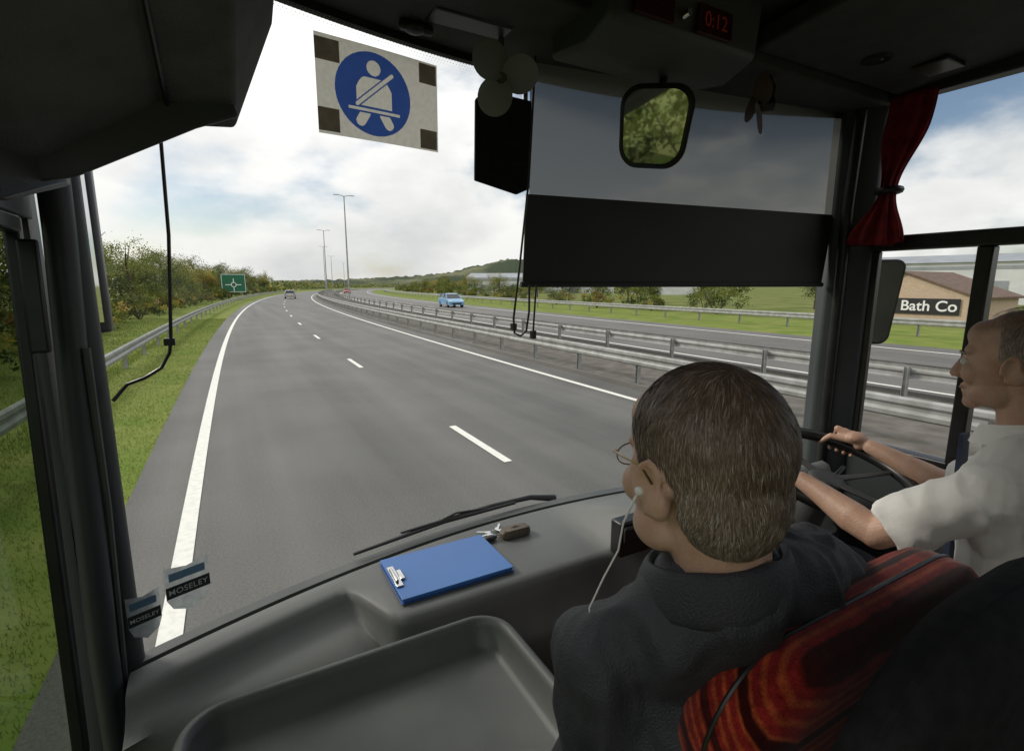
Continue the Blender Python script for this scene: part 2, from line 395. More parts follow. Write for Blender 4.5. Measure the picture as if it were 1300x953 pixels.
# ------------------------------------------------------------------ guard rails
def guard_rail(x,y0,y1,dy,label,h=.72,face=1):
    m=M(); Y=ys(y0,y1)
    prof=[(0,h-.31),(.035,h-.28),(.04,h-.22),(0,h-.175),(0,h-.135),(.04,h-.09),(.035,h-.03),(0,h)]
    prof=[(-a*face,b) for a,b in prof]
    back=[(a+.012*face,b) for a,b in prof[::-1]]
    rings=[[(x+off(y)+a,y,b) for a,b in prof+back] for y in Y]
    m.loft(rings,0,caps=True)
    parts=[m.build('rail_beam','galv')]
    first=None; y=y0+.3; n=0
    while y<y1 and n<90:
        p=M(); xx=x+off(y)+.09*face
        if first is None:
            p.box((xx-.05,y-.04,-.02),(xx+.05,y-.032,h-.06)); p.box((xx-.05,y+.032,-.02),(xx+.05,y+.04,h-.06)); p.box((xx-.006,y-.032,-.02),(xx+.006,y+.032,h-.06))
            p.box((min(xx-.09*face,xx),y-.03,h-.22),(max(xx-.09*face,xx),y+.03,h-.09))
            first=p.build('rail_post','galv',smooth=False); ob=first; fx=xx; fy=y
        else:
            ob=first.copy(); col.objects.link(ob); c=W[first.name]; W[ob.name]=V((c.x+xx-fx,c.y+y-fy,c.z)); 
        parts.append(ob); y+=dy; n+=1
    return thing('guard_rail',parts,label,'guard rail',(x,y0,0),'steel guard rails along the dual carriageway')
guard_rail(-2.75,-8,190,3.2,'corrugated steel guard rail along the grass verge',face=-1)
guard_rail(8.35,-8,200,2.4,'galvanised steel barrier beside the near lane of the central strip',h=.78)
guard_rail(12.1,-8,200,3.2,'galvanised steel barrier beside the opposite carriageway',h=.78,face=-1)
guard_rail(27.5,-8,230,3.2,'pale steel guard rail at the far grass verge',h=.85)

# ------------------------------------------------------------------ vegetation
def crown(m,c,r,nc,nl,ls,pal,low=-1):
    for i in range(nc):
        while True:
            d=V((random.gauss(0,1),random.gauss(0,1),random.gauss(0,1))).normalized()
            if d.z>low: break
        q=random.uniform(.45,1.05)
        cc=V(c)+V((d.x*r[0],d.y*r[1],d.z*r[2]))*q
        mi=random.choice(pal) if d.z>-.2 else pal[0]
        cr=random.uniform(.18,.34)*min(r[0],r[2])
        for k in range(nl):
            p=cc+V((random.gauss(0,1),random.gauss(0,1),random.gauss(0,.8)))*cr*.6
            if p.z<.05: continue
            a=V((random.gauss(0,1),random.gauss(0,1),random.gauss(0,1))).normalized(); b=a.orthogonal().normalized()
            s=ls*random.uniform(.6,1.3)
            m.add([p-a*s,p+b*s*.5,p+a*s,p-b*s*.5],[(0,1,2,3)],mi)
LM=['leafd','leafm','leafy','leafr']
def tree(h,w,pal,seed,label):
    random.seed(seed)
    t=M(); path=[V((0,0,-.1))]; x=y=0
    for i in range(1,6):
        x+=random.uniform(-.12,.12);y+=random.uniform(-.12,.12); path.append(V((x,y,h*.16*i)))
    t.tube(path,[.16,.14,.11,.09,.06,.03],8)
    for i in range(7):
        b=path[2+i%3]; a=random.uniform(0,6.28); L=w*random.uniform(.6,.95)
        t.tube([b,b+V((math.cos(a)*L*.5,math.sin(a)*L*.5,L*.45)),b+V((math.cos(a)*L,math.sin(a)*L,L*1.0))],[.06,.04,.015],6)
    tr=t.build('trunk','bark')
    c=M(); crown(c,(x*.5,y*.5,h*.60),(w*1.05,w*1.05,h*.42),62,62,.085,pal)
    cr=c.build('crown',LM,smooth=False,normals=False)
    return thing('tree',[tr,cr],label,'tree',(0,0,0),'trees and scrub along the dual carriageway')
def shrub(h,w,pal,seed,label):
    random.seed(seed); c=M()
    for i in range(6):
        a=random.uniform(0,6.28); c.tube([(0,0,-.05),(math.cos(a)*w*.4,math.sin(a)*w*.4,h*.4),(math.cos(a)*w*.7,math.sin(a)*w*.7,h*.8)],[.03,.02,.008],5,4)
    crown(c,(0,0,h*.45),(w,w,h*.55),36,52,.07,pal,low=-.5)
    o=c.build('shrub',LM+['bark'],smooth=False,normals=False)
    return single(o,label,'shrub','roadside shrubs')
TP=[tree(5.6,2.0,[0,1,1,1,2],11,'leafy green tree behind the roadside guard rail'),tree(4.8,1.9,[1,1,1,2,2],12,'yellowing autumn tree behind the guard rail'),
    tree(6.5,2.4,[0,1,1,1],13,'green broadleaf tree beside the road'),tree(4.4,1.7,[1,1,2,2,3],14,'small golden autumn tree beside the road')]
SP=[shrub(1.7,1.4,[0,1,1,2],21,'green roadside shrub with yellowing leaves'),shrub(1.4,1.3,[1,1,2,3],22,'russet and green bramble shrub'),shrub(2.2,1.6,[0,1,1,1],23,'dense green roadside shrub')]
random.seed(5)
def cl_s(o,loc,rz,sc):
    n=o.copy(); col.objects.link(n); z=W[o.name].z*sc; n.location=(loc[0],loc[1],z); n.rotation_euler=(0,0,rz); n.scale=(sc,sc,sc)
first_t=[False]*4
plan=[]
y=4
while y<190:
    plan.append(('t',random.randrange(4),-9.8+off(y)*.9+random.uniform(-1.5,1.5),y,random.uniform(.85,1.2)))
    if random.random()<.7: plan.append(('t',random.randrange(4),-14+off(y)*.9+random.uniform(-2,2),y+2,random.uniform(1.0,1.4)))
    y+=random.uniform(2.6,4.6)*(1+y/120)
for k,y in enumerate((-15,-11.5,-8,-4.5,-1.5,1.5)): plan.append(('t',[1,0,3,1,0,3][k],-9.5+random.uniform(-1.2,1),y,random.uniform(.85,1.1)))
y=-14
while y<180:
    plan.append(('s',random.randrange(3),-7.2+off(y)*.95+random.uniform(-.8,.9),y,random.uniform(.8,1.3))); y+=random.uniform(1.7,3.2)*(1+max(0,y)/100)
y=0
while y<260:
    if not 8<y<25: plan.append(('s',random.randrange(3),35+off(y)+random.uniform(-2,2.5),y,random.uniform(.9,1.5)))
    y+=random.uniform(2,4)*(1+y/120)
y=30
while y<300:
    plan.append(('t',random.randrange(4),46+off(y)+random.uniform(-5,8),y,random.uniform(.7,1.0)))
    y+=random.uniform(6,12)
sfirst={}
for kd,i,x,y,sc in plan:
    if kd=='t':
        if first_t[i]: clone(TP[i],(x,y,0),random.uniform(0,6.28),sc)
        else:
            first_t[i]=True; TP[i].location=(x,y,0); TP[i].scale=(sc,)*3
    else:
        if i in sfirst: cl_s(SP[i],(x,y),random.uniform(0,6.28),sc)
        else: sfirst[i]=(x,y,sc)
for i,(x,y,sc) in sfirst.items():
    SP[i].location=(x,y,W[SP[i].name].z*sc); SP[i].scale=(sc,)*3
# distant woodland (stuff)
random.seed(9); m=M()
for i in range(34000):
    s=random.random()
    if s<.4: y=random.uniform(190,420); x=-20+off(min(y,400))+random.uniform(-110,8)-(y-190)*.05
    elif s<.8: y=random.uniform(120,480); x=60+off(y)*1.05+random.uniform(0,60)
    else: y=random.uniform(440,560); x=random.uniform(20,330)
    hh=3.2+2.6*noise.noise(V((x*.06,y*.03,0)))+1.5*noise.noise(V((x*.3,y*.2,0)))
    p=V((x,y,random.uniform(0,max(1,hh)))); a=V((random.gauss(0,1),random.gauss(0,1),random.gauss(0,1))).normalized(); b=a.orthogonal().normalized(); q=random.uniform(.4,.9)
    k=noise.noise(V((x*.07,y*.07,2)))
    m.add([p-a*q,p+b*q*.7,p+a*q,p-b*q*.7],[(0,1,2,3)],random.choice([0,0,1] if k<0 else [0,1,1,2]))
structure(m.build('woodland',LM,smooth=False,normals=False),'distant mixed woodland and hedgerows','woodland','stuff')
# grass blades near
m=M()
for i in range(60000):
    y=2+40*random.random()**1.5; x=random.choice([random.uniform(-7,-1.15),random.uniform(-3.2,-1.12)])+off(y)
    p=V((x,y,.0)); h=random.uniform(.02,.055)*(2.0 if x<-2.6 else 1); a=random.uniform(0,6.28); w=.004+.00028*y; l=V((random.gauss(0,.02),random.gauss(0,.02),h))
    d=V((math.cos(a)*w,math.sin(a)*w,0)); m.add([p-d,p+d,p+l],[(0,1,2)])
structure(m.build('grass','blade',smooth=False,normals=False),'tufts of green grass on the verge','grass','stuff')

# ------------------------------------------------------------------ lamp posts
def lamp():
    p=M(); p.tube([(0,0,0),(0,0,.9),(0,0,1.0),(0,0,11.9)],[.12,.12,.10,.055],12); pole=p.build('pole','galv')
    parts=[pole]
    for s in (-1,1):
        a=M(); a.tube([(0,0,11.85),(s*.2,0,11.93),(s*.45,0,11.97)],[.04,.035,.03],8); parts.append(a.build('arm','galv'))
        l=M(); l.loft([[(s*(.42+t*.72),yy*(.11 if 0<t<1 else .06),11.96+zz*(.06 if 0<t<1 else .04)+.02) for yy,zz in ((-1,-.4),(1,-.4),(.8,1),(-.8,1))] for t in (0,.3,.8,1)],caps=True)
        parts.append(l.build('lantern','cars',angle=60))
    return thing('street_lamp',parts,'tall twin-armed grey street lamp in the central strip','street lamp',(0,0,0),'twin street lamps along the central strip')
L0=lamp(); 
Ys=[60,99,140,185,235]
L0.location=(9.9+off(Ys[0]),Ys[0],0)
for y in Ys[1:]: clone(L0,(9.9+off(y),y,0))

# ------------------------------------------------------------------ cars
def car(body,label,loc,rz):
    b=M(); prof=[(-1.9,.28),(-1.97,.6),(-1.86,.95),(-.9,.95),(1.0,.93),(1.72,.78),(1.96,.6),(1.93,.28)]
    def ring(x,sy,dz): return [(x,y*sy,z+dz*(z>.7)) for y,z in prof]
    b.loft([ring(-.86,.96,-.04),ring(-.8,1,0),ring(.8,1,0),ring(.86,.96,-.04)],caps=True)
    rf=[(-1.5,1.38),(-1.1,1.46),(.0,1.46),(.32,1.40)]
    b.loft([[(x,y,z+.0) for y,z in rf]+[(x,y,z-.05) for y,z in rf[::-1]] for x in (-.62,.62)],caps=True)
    for s in (-1,1):
        for (y0,y1) in ((-1.84,-1.5),(1.02,.32),(-.3,-.25)):
            b.tube([(s*.78,y0,.94),(s*.62,y1,1.42)],.035,6)
    body_o=b.build('body',body,angle=30)
    gcl=M(); lo=[(-.75,-1.78,.95),(.75,-1.78,.95),(.75,.98,.93),(-.75,.98,.93)]; hi=[(-.59,-1.48,1.40),(.59,-1.48,1.40),(.59,.3,1.40),(-.59,.3,1.40)]
    gcl.loft([lo,hi],caps=True); gl=gcl.build('window_glass','carg',smooth=False)
    parts=[body_o,gl]
    for sx in (-1,1):
        for y in (-1.25,1.22):
            t=M(); t.tube([(sx*.70,y,.31),(sx*.88,y,.31)],.31,20); to=t.build('wheel','tyre')
            r=M(); r.tube([(sx*.87,y,.31),(sx*.893,y,.31)],.19,14); parts.append((to,[r.build('rim','rim')]))
        h=M(); h.ell((sx*.62,1.84,.66),(.17,.1,.08)); parts.append(h.build('headlight','lampl'))
        h=M(); h.ell((sx*.70,-1.9,.78),(.10,.06,.15)); parts.append(h.build('tail_light','lampr'))
        h=M(); h.ell((sx*.93,.72,1.0),(.10,.05,.06)); parts.append(h.build('wing_mirror',body))
    p=M(); p.box((-.26,-1.99,.5),(.26,-1.975,.61)); parts.append(p.build('number_plate','plate',smooth=False))
    gr=M(); gr.box((-.5,1.94,.34),(.5,1.975,.5)); parts.append(gr.build('grille','black',smooth=False))
    e=thing('car',parts,label,'car',(0,0,0),'cars driving on the dual carriageway'); e.location=loc; e.rotation_euler=(0,0,rz); return e
car('carb','light blue hatchback driving on the opposite carriageway',(21.3,52,.02),math.pi-.07)
car('cars','silver car driving ahead in the outer lane',(10.1,99,.02),-.13)
car('carr','red car far off on the opposite carriageway',(30.2,150,.02),math.pi-.2)

# ------------------------------------------------------------------ green direction sign, buildings
X0=1.4;Y0=95
b=M(); b.box((X0-1.75,Y0,1.2),(X0+1.75,Y0+.05,4.1)); bo=b.build('sign_board','signg',smooth=False)
w=M()
def fr(m,x0,z0,x1,z1,t,y):
    m.box((x0,y-.008,z0),(x1,y,z0+t));m.box((x0,y-.008,z1-t),(x1,y,z1));m.box((x0,y-.008,z0+t),(x0+t,y,z1-t));m.box((x1-t,y-.008,z0+t),(x1,y,z1-t))
fr(w,X0-1.7,1.25,X0+1.7,4.05,.07,Y0-.005)
ci=[(X0+.35*math.cos(a),Y0-.02,2.4+.35*math.sin(a)) for a in [i*math.pi/12 for i in range(24)]]
w.tube(ci,.06,6,closed=True)
w.box((X0-.06,Y0-.03,1.4),(X0+.06,Y0-.012,2.05)); w.box((X0-.06,Y0-.03,2.76),(X0+.06,Y0-.012,3.4)); w.box((X0-1.2,Y0-.03,2.34),(X0-.36,Y0-.012,2.46)); w.box((X0+.36,Y0-.03,2.34),(X0+1.1,Y0-.012,2.46))
wo=w.build('sign_marking','letter',smooth=False)
pp=[]
for s in (-1.1,1.1):
    p=M(); p.tube([(X0+s,Y0+.1,0),(X0+s,Y0+.1,4.0)],.06,10); pp.append(p.build('sign_post','galv'))
thing('road_sign',[(bo,[wo])]+pp,'large green direction sign with a roundabout diagram on posts','road sign',(X0,Y0,0))

def warehouse(x,y,w,d,h,label,rz=0):
    b=M(); b.box((-w/2,-d/2,0),(w/2,d/2,h)); bo=b.build('wall','clad',smooth=False)
    r=M(); r.prism([(-w/2-.3,-d/2-.3,h),(-w/2-.3,0,h+d*.08),(-w/2-.3,d/2+.3,h)],(w+.6,0,0)); ro=r.build('roof','cladr',smooth=False)
    parts=[bo,ro]
    for i in range(int(w//9)):
        xx=-w/2+4+i*9; q=M(); q.box((xx,-d/2-.06,0),(xx+3.4,-d/2-.02,h*.55)); parts.append(q.build('loading_door','cladr',smooth=False))
    q=M(); q.box((-w/2-.05,-d/2-.05,h-.9),(w/2+.05,-d/2-.01,h-.5)); parts.append(q.build('fascia','cladr',smooth=False))
    e=thing('warehouse',parts,label,'building',(0,0,0),'industrial units beyond the road'); e.location=(x,y,0); e.rotation_euler=(0,0,rz)
warehouse(88,140,44,20,4.5,'low white industrial warehouse with grey roof',-.6)
warehouse(100,98,16,14,3.9,'small white industrial unit with loading doors',-.9)
warehouse(90,32,24,16,5.2,'long white industrial warehouse with shallow grey roof',-1.35)
# brick building with name board
b=M(); b.prism([(42,14.6,0),(42,22.4,0),(42,22.4,1.55),(42,18.7,3.15),(42,14.6,1.55)],(7,0,0)); bo=b.build('wall','brick',smooth=False)
r=M()
for (ya,za,yb_,zb_) in ((22.7,1.45,18.7,3.2),(18.7,3.2,14.3,1.45)):
    r.prism([(41.8,ya,za),(41.8,yb_,zb_),(41.8,yb_,zb_+.12),(41.8,ya,za+.12)],(7.4,0,0))
ro=r.build('roof','tile',smooth=False)
s=M(); s.box((41.9,15.3,.40),(41.95,19.5,1.45),0); text_into(s,'Bath Co',.98,(41.88,17.05,.92),(0,-1,0),(0,0,1),1,bold=.014)
so=s.build('name_board',['signb','letter'],smooth=False,normals=False)
thing('brick_building',[bo,ro,so],'gabled brick building with a black name board','building',(42,18.5,0))

# ================================================================== COACH
P=[]   # parts of the coach
def I(): return M(H)
def gy(x): u=(x-.98)/1.25; return 1.27+.27*max(0,1-u*u)
XS=[-.25+2.45*i/40 for i in range(41)]
# header over windscreen
m=I(); m.prism([(x,gy(x)+.03,.66) for x in XS]+[(2.25,1.12,.66),(-.3,1.12,.66)],(0,0,.14)); P.append(m.build('windscreen_header','roofd',bevel=.01))
m=I(); rings=[[(x,gy(x)-.045+.01*(z-.6),z) for x in XS] for z in (.640,.665)]; m.loft(rings,0,close=False)
for row in range(5):
    for i in range(260):
        x=-.24+2.42*(i+.5*(row%2))/260; s=.0019*(1-row*.16); z=.636-row*.0075; y=gy(x)-.046
        m.add([(x-s,y,z),(x,y,z-s),(x+s,y,z),(x,y,z+s)],[(0,1,2,3)])
P.append(m.build('windscreen_seal','black',normals=False))
m=I(); m.prism([(x,gy(x)+.012,-1.95) for x in XS]+[(x,gy(x)+.05,-1.95) for x in XS[::-1]],(0,0,1.115)); P.append(m.build('front_panel','plasl'))
m=I(); m.box((-.34,-2.2,.79),(2.30,1.5,.84)); P.append(m.build('roof','roofm',smooth=False))
m=I(); m.box((-.30,-2.2,-1.58),(2.26,1.2,-1.52)); P.append(m.build('floor','plasd',smooth=False))
m=I(); m.box((-.34,-2.25,-1.58),(2.30,-2.2,.84)); P.append(m.build('rear_light_block','plasd',smooth=False))  # unseen wall added behind the camera to block light from the back
# left side
m=I(); m.box((-.345,-2.2,-1.58),(-.30,1.15,-1.25)); m.box((-.345,.93,.12),(-.30,1.3,.79)); m.box((-.345,-2.2,.55),(-.30,.93,.79)); P.append(m.build('side_wall','pillar',bevel=.004))
m=I(); m.add([(-.325,.40,-1.25),(-.325,1.16,-1.25),(-.325,1.24,.10),(-.325,.85,.10),(-.325,.40,-.1)],[(0,1,2,3,4)]); P.append(m.build('door_window','glassd'))
m=I(); m.prism([(-.329,1.095,-1.3),(-.329,1.125,-1.3),(-.329,1.265,.14),(-.329,1.235,.14)],(.022,0,0)); m.box((-.335,.88,.09),(-.30,1.225,.12)); m.box((-.335,.35,-1.25),(-.31,.39,-.1))
m.prism([(-.312,1.20,-.12),(-.312,1.215,-.12),(-.312,1.235,.08),(-.312,1.22,.08)],(.03,0,0))
P.append(m.build('door_frame','black',bevel=.005))
m=I(); m.tube([(-.29,1.235,-1.4),(-.285,1.25,-.75),(-.272,1.275,-.2),(-.262,1.285,.1),(-.25,1.28,.78)],[.026,.026,.026,.026,.028],14); m.tube([(-.262,1.315,-1.4),(-.255,1.315,.78)],.032,14)
m.prism([(-.325,1.20,-1.45),(-.325,1.35,-1.45),(-.325,1.35,.8),(-.325,1.29,.8),(-.325,1.285,.1)],(.02,0,0)); P.append(m.build('windscreen_pillar','pillar'))
m=I(); m.tube([(-.262,1.275,-.85),(-.247,1.268,-.45),(-.243,1.26,-.12)],.007,8); P.append(m.build('highlight_trim','plasl'))  # slim paler strip added along the pillar as the highlight on its bevel
# right side
m=I(); m.box((2.24,-2.2,-1.58),(2.30,1.2,-.66)); m.box((2.24,-2.2,.67),(2.30,1.2,.79)); P.append(m.build('side_wall','pillar',bevel=.006))
m=I(); m.box((2.235,-2.2,.13),(2.295,1.14,.185)); m.box((2.24,.75,-.66),(2.29,.796,.13)); m.box((2.24,-2.2,-.66),(2.295,1.14,-.635)); m.box((2.24,-.4,-.66),(2.295,-.3,.67)); m.box((2.25,1.10,-.66),(2.28,1.13,.13)); P.append(m.build('window_frame','black',bevel=.006))
m=I(); m.prism([(2.17,1.25,-1.5),(2.21,1.31,-1.5),(2.30,1.30,-1.5),(2.30,1.12,-1.5),(2.24,1.12,-1.5),(2.2,1.16,-1.5)],(0,0,2.2)); 
P.append(m.build('windscreen_pillar','pillar',bevel=.012))
m=I(); m.tube([(2.19,1.20,-1.0),(2.185,1.20,-.3),(2.185,1.20,.3),(2.19,1.19,.68)],.022,12); P.append(m.build('pillar_trim','black'))
# dashboard
def prof(x):
    g=gy(x); r=.14*sst(.98,1.12,x)*(1-sst(2.05,2.18,x)); k=sst(.22,.33,x); yb=(g-.09)*(1-k)+1.16*k-.07*(r/.14)
    z4=-.895*(1-k)-.95*k
    a=[(g-.003,-.86),(g-.006,-.835),(g-.03,-.832),((g-.03)*.6+(yb+.03)*.4,-.833+r*.45),(yb+.03,-.835+r),(yb+.006,-.842+r),(yb-.002,-.86+r),(yb-.012-.02*(1-k),-.885*(1-k)-.90*k+r*.6),(yb-.03-.04*(1-k),z4),(min(1.14,yb-.05),z4-.02),(1.10,-1.0),(1.10,-1.5)]
    return [(x,y,z) for y,z in a]
m=I(); m.loft([prof(-.25+2.45*i/98) for i in range(99)],0,close=False)
dash=m.build('dashboard','plas',angle=70)
sub=[]
for x,r in ((1.2,.05),(1.42,.06),(1.62,.06)):
    q=I(); q.tube([(x,1.065,-.755),(x,1.045,-.765)],r,24); sub.append(q.build('gauge','dial'))
q=I(); 
q.box((1.50,1.0,-.77),(1.92,1.06,-.70)); sub.append(q.build('switch_panel','plasd',bevel=.008))
for i in range(6):
    q=I(); q.box((1.53+i*.06,.985,-.755),(1.57+i*.06,1.0,-.725)); sub.append(q.build('switch','button' if i==2 else 'black',bevel=.003))
q=I(); q.box((.96,1.07,-.80),(1.14,1.12,-.69)); q.box((.965,1.055,-.75),(1.13,1.07,-.70)); sub.append(q.build('binnacle','black',bevel=.01))
P.append((dash,sub))
# tray with rounded rim
def rr(x0,x1,y0,y1,r,z,n=7):
    o=[]
    for cx,cy,a0 in ((x1-r,y1-r,0),(x0+r,y1-r,90),(x0+r,y0+r,180),(x1-r,y0+r,270)):
        for i in range(n+1):
            a=math.radians(a0+90*i/n); o.append((cx+math.cos(a)*r,cy+math.sin(a)*r,z))
    return o
m=I(); T=lambda ins,z,r: rr(-.15+ins,.53-ins,.58+ins,1.03-ins,max(.01,r-ins),z)
m.loft([T(.02,-.95,.09),T(.0,-.86,.09),T(.0,-.80,.09),T(.006,-.786,.09),T(.014,-.782,.09),T(.022,-.786,.09),T(.028,-.80,.09),T(.040,-.84,.09),T(.055,-.85,.09),T(.15,-.853,.16)],0,caps=True)
P.append(m.build('dash_tray','plasl',angle=80))
# steering wheel
C=V((1.63,.86,-.575)); Fw=V((0,math.cos(.27),math.sin(.27))); Xv=V((1,0,0)); Nw=V((0,-math.sin(.27),math.cos(.27)))
def rim(t,R=.242): return C+(Xv*math.cos(t)+Fw*math.sin(t))*R
m=I(); m.tube([rim(2*math.pi*i/48) for i in range(48)],.0195,12,closed=True); sw=m.build('steering_wheel','black')
m=I(); m.ell(C-Nw*.035,(.055,.055,.018),R=Matrix.Rotation(.27,3,'X')); hub=m.build('hub','plasd')
ss=[hub]
for a in (200,340,90,270):
    a=math.radians(a); m=I(); m.tube([C-Nw*.035,rim(a)*.5+C*.5-Nw*.02,rim(a)],[.018,.012,.010],8,flat=.5); ss.append(m.build('spoke','plasd'))
m=I(); m.tube([C-Nw*.04,C-Nw*.35+V((0,.02,0))],[.04,.055],14); ss.append(m.build('steering_column','plasd'))
for s in (-1,1):
    m=I(); m.tube([C-Nw*.07,C-Nw*.06+V((s*.2,.05,.01))],[.009,.007],8); ss.append(m.build('stalk','black'))
P.append((sw,ss))
# blind
A=V((.85,1.44,0));B=V((2.19,1.255,0))
m=I(); m.tube([A+V((0,0,.70)),B+V((0,0,.70))],.03,16); casing=m.build('blind_roller','black')
m=I(); m.add([A+V((.01,0,.28)),B+V((0,0,.28)),B+V((0,0,.69)),A+V((.01,0,.69))],[(0,1,2,3)]); bm_=m.build('blind_mesh','blind')
m=I(); m.prism([A+V((-.012,0,.005)),B+V((-.04,0,.005)),B+V((0,0,.28)),A+V((-.0,0,.28))],(0,.004,0)); m.tube([A+V((-.02,0,.002)),B+V((-.035,0,.002))],.009,8)
bb=m.build('blind_band','blindb'); P.append((bb,[casing,bm_]))
m=I(); m.box((.835,1.435,.30),(.85,1.445,.68)); P.append(m.build('blind_guide','chrome'))
# overhead consoles
m=I(); sec=[(-.30,.15),(-.23,.18),(-.07,.29),(.045,.30),(.125,.50),(.15,.79),(-.30,.79)]
m.loft([[(x,.45,min(.79,z+.20)) for x,z in sec],[(x,1.2,z) for x,z in sec]],caps=True); lk=m.build('overhead_locker','roofm',bevel=.008,smooth=False)
q2=I(); q2.tube([(-.06,.5,.48),(-.06,1.19,.288)],.004,6)
P.append((lk,[q2.build('locker_trim','black')]))
m=I(); m.prism([(.04,1.17,.355),(.05,1.17,.315),(-.02,1.17,.285),(-.20,1.17,.185),(-.30,1.17,.16),(-.30,1.17,.24),(-.20,1.17,.265),(-.06,1.17,.335)],(0,-.05,-.012)); 
m.prism([(-.30,1.0,.12),(-.26,1.0,.12),(-.22,1.17,.17),(-.22,1.17,.24),(-.30,1.0,.22)],(0,.03,0)); P.append(m.build('locker_arm','plasd',bevel=.008))
m=I(); m.prism([(.84,1.02,.80),(.84,1.04,.62),(.84,1.14,.585),(.84,1.3,.61),(.84,1.3,.80)],(.52,0,0)); hc=m.build('overhead_console','plasd',bevel=.015)
sub=[]
for x,t in ((.96,''),(1.17,'0:12')):
    q=I(); q.box((x-.062,1.022,.635),(x+.062,1.034,.70),0)
    if t: text_into(q,t,.05,(x,1.0205,.667),(1,0,0),(0,0,1),1)
    sub.append(q.build('clock_display',['ledb','led'],smooth=False,normals=False))
q=I(); q.tube([(1.065,1.03,.665),(1.065,1.012,.665)],[.012,.009],16); sub.append(q.build('knob','chrome'))
P.append((hc,sub))
m=I(); m.prism([(1.45,.6,.74),(1.45,1.12,.69),(2.24,1.10,.69),(2.24,.3,.74)],(0,0,.06)); hc=m.build('overhead_panel','roofd',bevel=.01)
q=I(); q.tube([(1.85,.98,.715),(1.85,.98,.692)],[.045,.04],24); q.tube([(1.85,.98,.693),(1.85,.98,.688)],[.02,.018],16); s1=q.build('reading_lamp','black')
q=I(); q.box((2.02,.86,.69),(2.14,.96,.708)); s2=q.build('air_vent','black',bevel=.004)
P.append((hc,[s1,s2]))
m=I(); m.box((.50,1.28,.655),(.72,1.36,.70)); m.ell((.48,1.38,.645),(.03,.02,.015)); m.box((.44,1.37,.635),(.53,1.39,.66)); P.append(m.build('camera_pod','black',bevel=.008))
# interior mirror
n=V((-1.60,-1.05,-.46)).normalized(); mc=V((1.14,1.2,.455))
zz=(V((0,0,1))-n*n.z).normalized(); xx=zz.cross(n).normalized(); a_=math.radians(-8); xx,zz=(xx*math.cos(a_)+zz*math.sin(a_)),(zz*math.cos(a_)-xx*math.sin(a_))
def rrp(c,w,h,r,d,tp=0): 
    return [c+xx*p[0]*(1+tp*p[1]/h)+zz*p[1]+n*d for p in rr(-w/2,w/2,-h/2,h/2,r,0)]
m=I(); m.loft([rrp(mc,.17,.20,.05,-.03,.15),rrp(mc,.205,.225,.06,-.012,.15),rrp(mc,.205,.225,.06,.0,.15),rrp(mc,.19,.21,.055,.006,.15)],caps=True); 
m.tube([mc-n*.03+zz*.0,mc-n*.04+zz*.10,V((1.2,1.22,.66))],[.014,.012,.012],10); mi_=m.build('interior_mirror','black')
m=I(); m.loft([rrp(mc,.176,.196,.05,.0065,.15),rrp(mc,.176,.196,.05,.008,.15)],caps=True); mg=m.build('mirror_glass','mirror'); P.append((mi_,[mg]))
# fans
def fan(c,axis,blades_mat='fan',R_=.050,rot=.5):
    c=V(c); ax=V(axis).normalized(); u=ax.orthogonal().normalized(); v=ax.cross(u)
    m=I(); m.tube([c-ax*.03,c-ax*.0,c+ax*.02],[.022,.022,.012],14); m.tube([c-ax*.02,c-ax*.03+V((0,0,.05)),V((c.x,c.y+.0,.68))],[.01,.008,.008],8); b=m.build('fan_motor','black')
    q=I()
    for k in range(3):
        a=k*2.094+rot; d=u*math.cos(a)+v*math.sin(a); e=-u*math.sin(a)+v*math.cos(a)
        pts=[c+d*(.050+R_*math.cos(t))+e*R_*.95*math.sin(t)+ax*(.012*math.sin(t)+.012+.003*k) for t in [i*math.pi/12 for i in range(24)]]
        q.prism(pts,ax*.002)
    return (b,[q.build('fan_blade',blades_mat)])
P.append(fan((.71,1.34,.557),(-.45,-1,-.35)))
P.append(fan((1.58,1.17,.575),(-.9,.55,-.1),'fanb',.045,1.6))
m=I(); m.prism([(.665,1.42,.30),(.80,1.41,.27),(.845,1.41,.29),(.85,1.41,.54),(.70,1.42,.55),(.67,1.42,.52)],(0,.012,0)); P.append(m.build('sun_visor','blackp',bevel=.004))
# cords
m=I(); m.tube([(-.084,1.28,.32),(-.09,1.285,.1),(-.107,1.29,-.11),(-.112,1.29,-.14),(-.13,1.29,-.172),(-.16,1.285,-.19),(-.19,1.28,-.2),(-.215,1.27,-.23)],.0035,8); m.box((-.12,1.283,-.125),(-.10,1.297,-.11)); P.append(m.build('cable','black'))
m=I(); m.tube([(.83,1.36,.64),(.81,1.36,.3),(.785,1.37,.05),(.765,1.37,-.10),(.768,1.37,-.145),(.79,1.37,-.155),(.81,1.37,-.14),(.82,1.37,-.08),(.82,1.37,.0)],.0035,8); 
m.tube([(.845,1.37,.0),(.838,1.37,-.10),(.835,1.37,-.15)],.003,8); m.box((.758,1.362,-.135),(.772,1.378,-.115)); m.box((.828,1.362,-.165),(.842,1.378,-.14)); P.append(m.build('blind_cord','black'))
# wipers outside
m=I(); 
m.tube([(.28,1.51,-.815),(.60,1.57,-.808),(.90,1.60,-.815)],[.005,.008,.006],8); m.tube([(.44,1.545,-.800),(.80,1.60,-.806),(.98,1.62,-.818),(1.10,1.63,-.85)],[.004,.008,.010,.014],8)
m.tube([(.55,1.56,-.806),(.65,1.58,-.792),(.78,1.59,-.806)],.004,6)
P.append(m.build('wiper','black'))
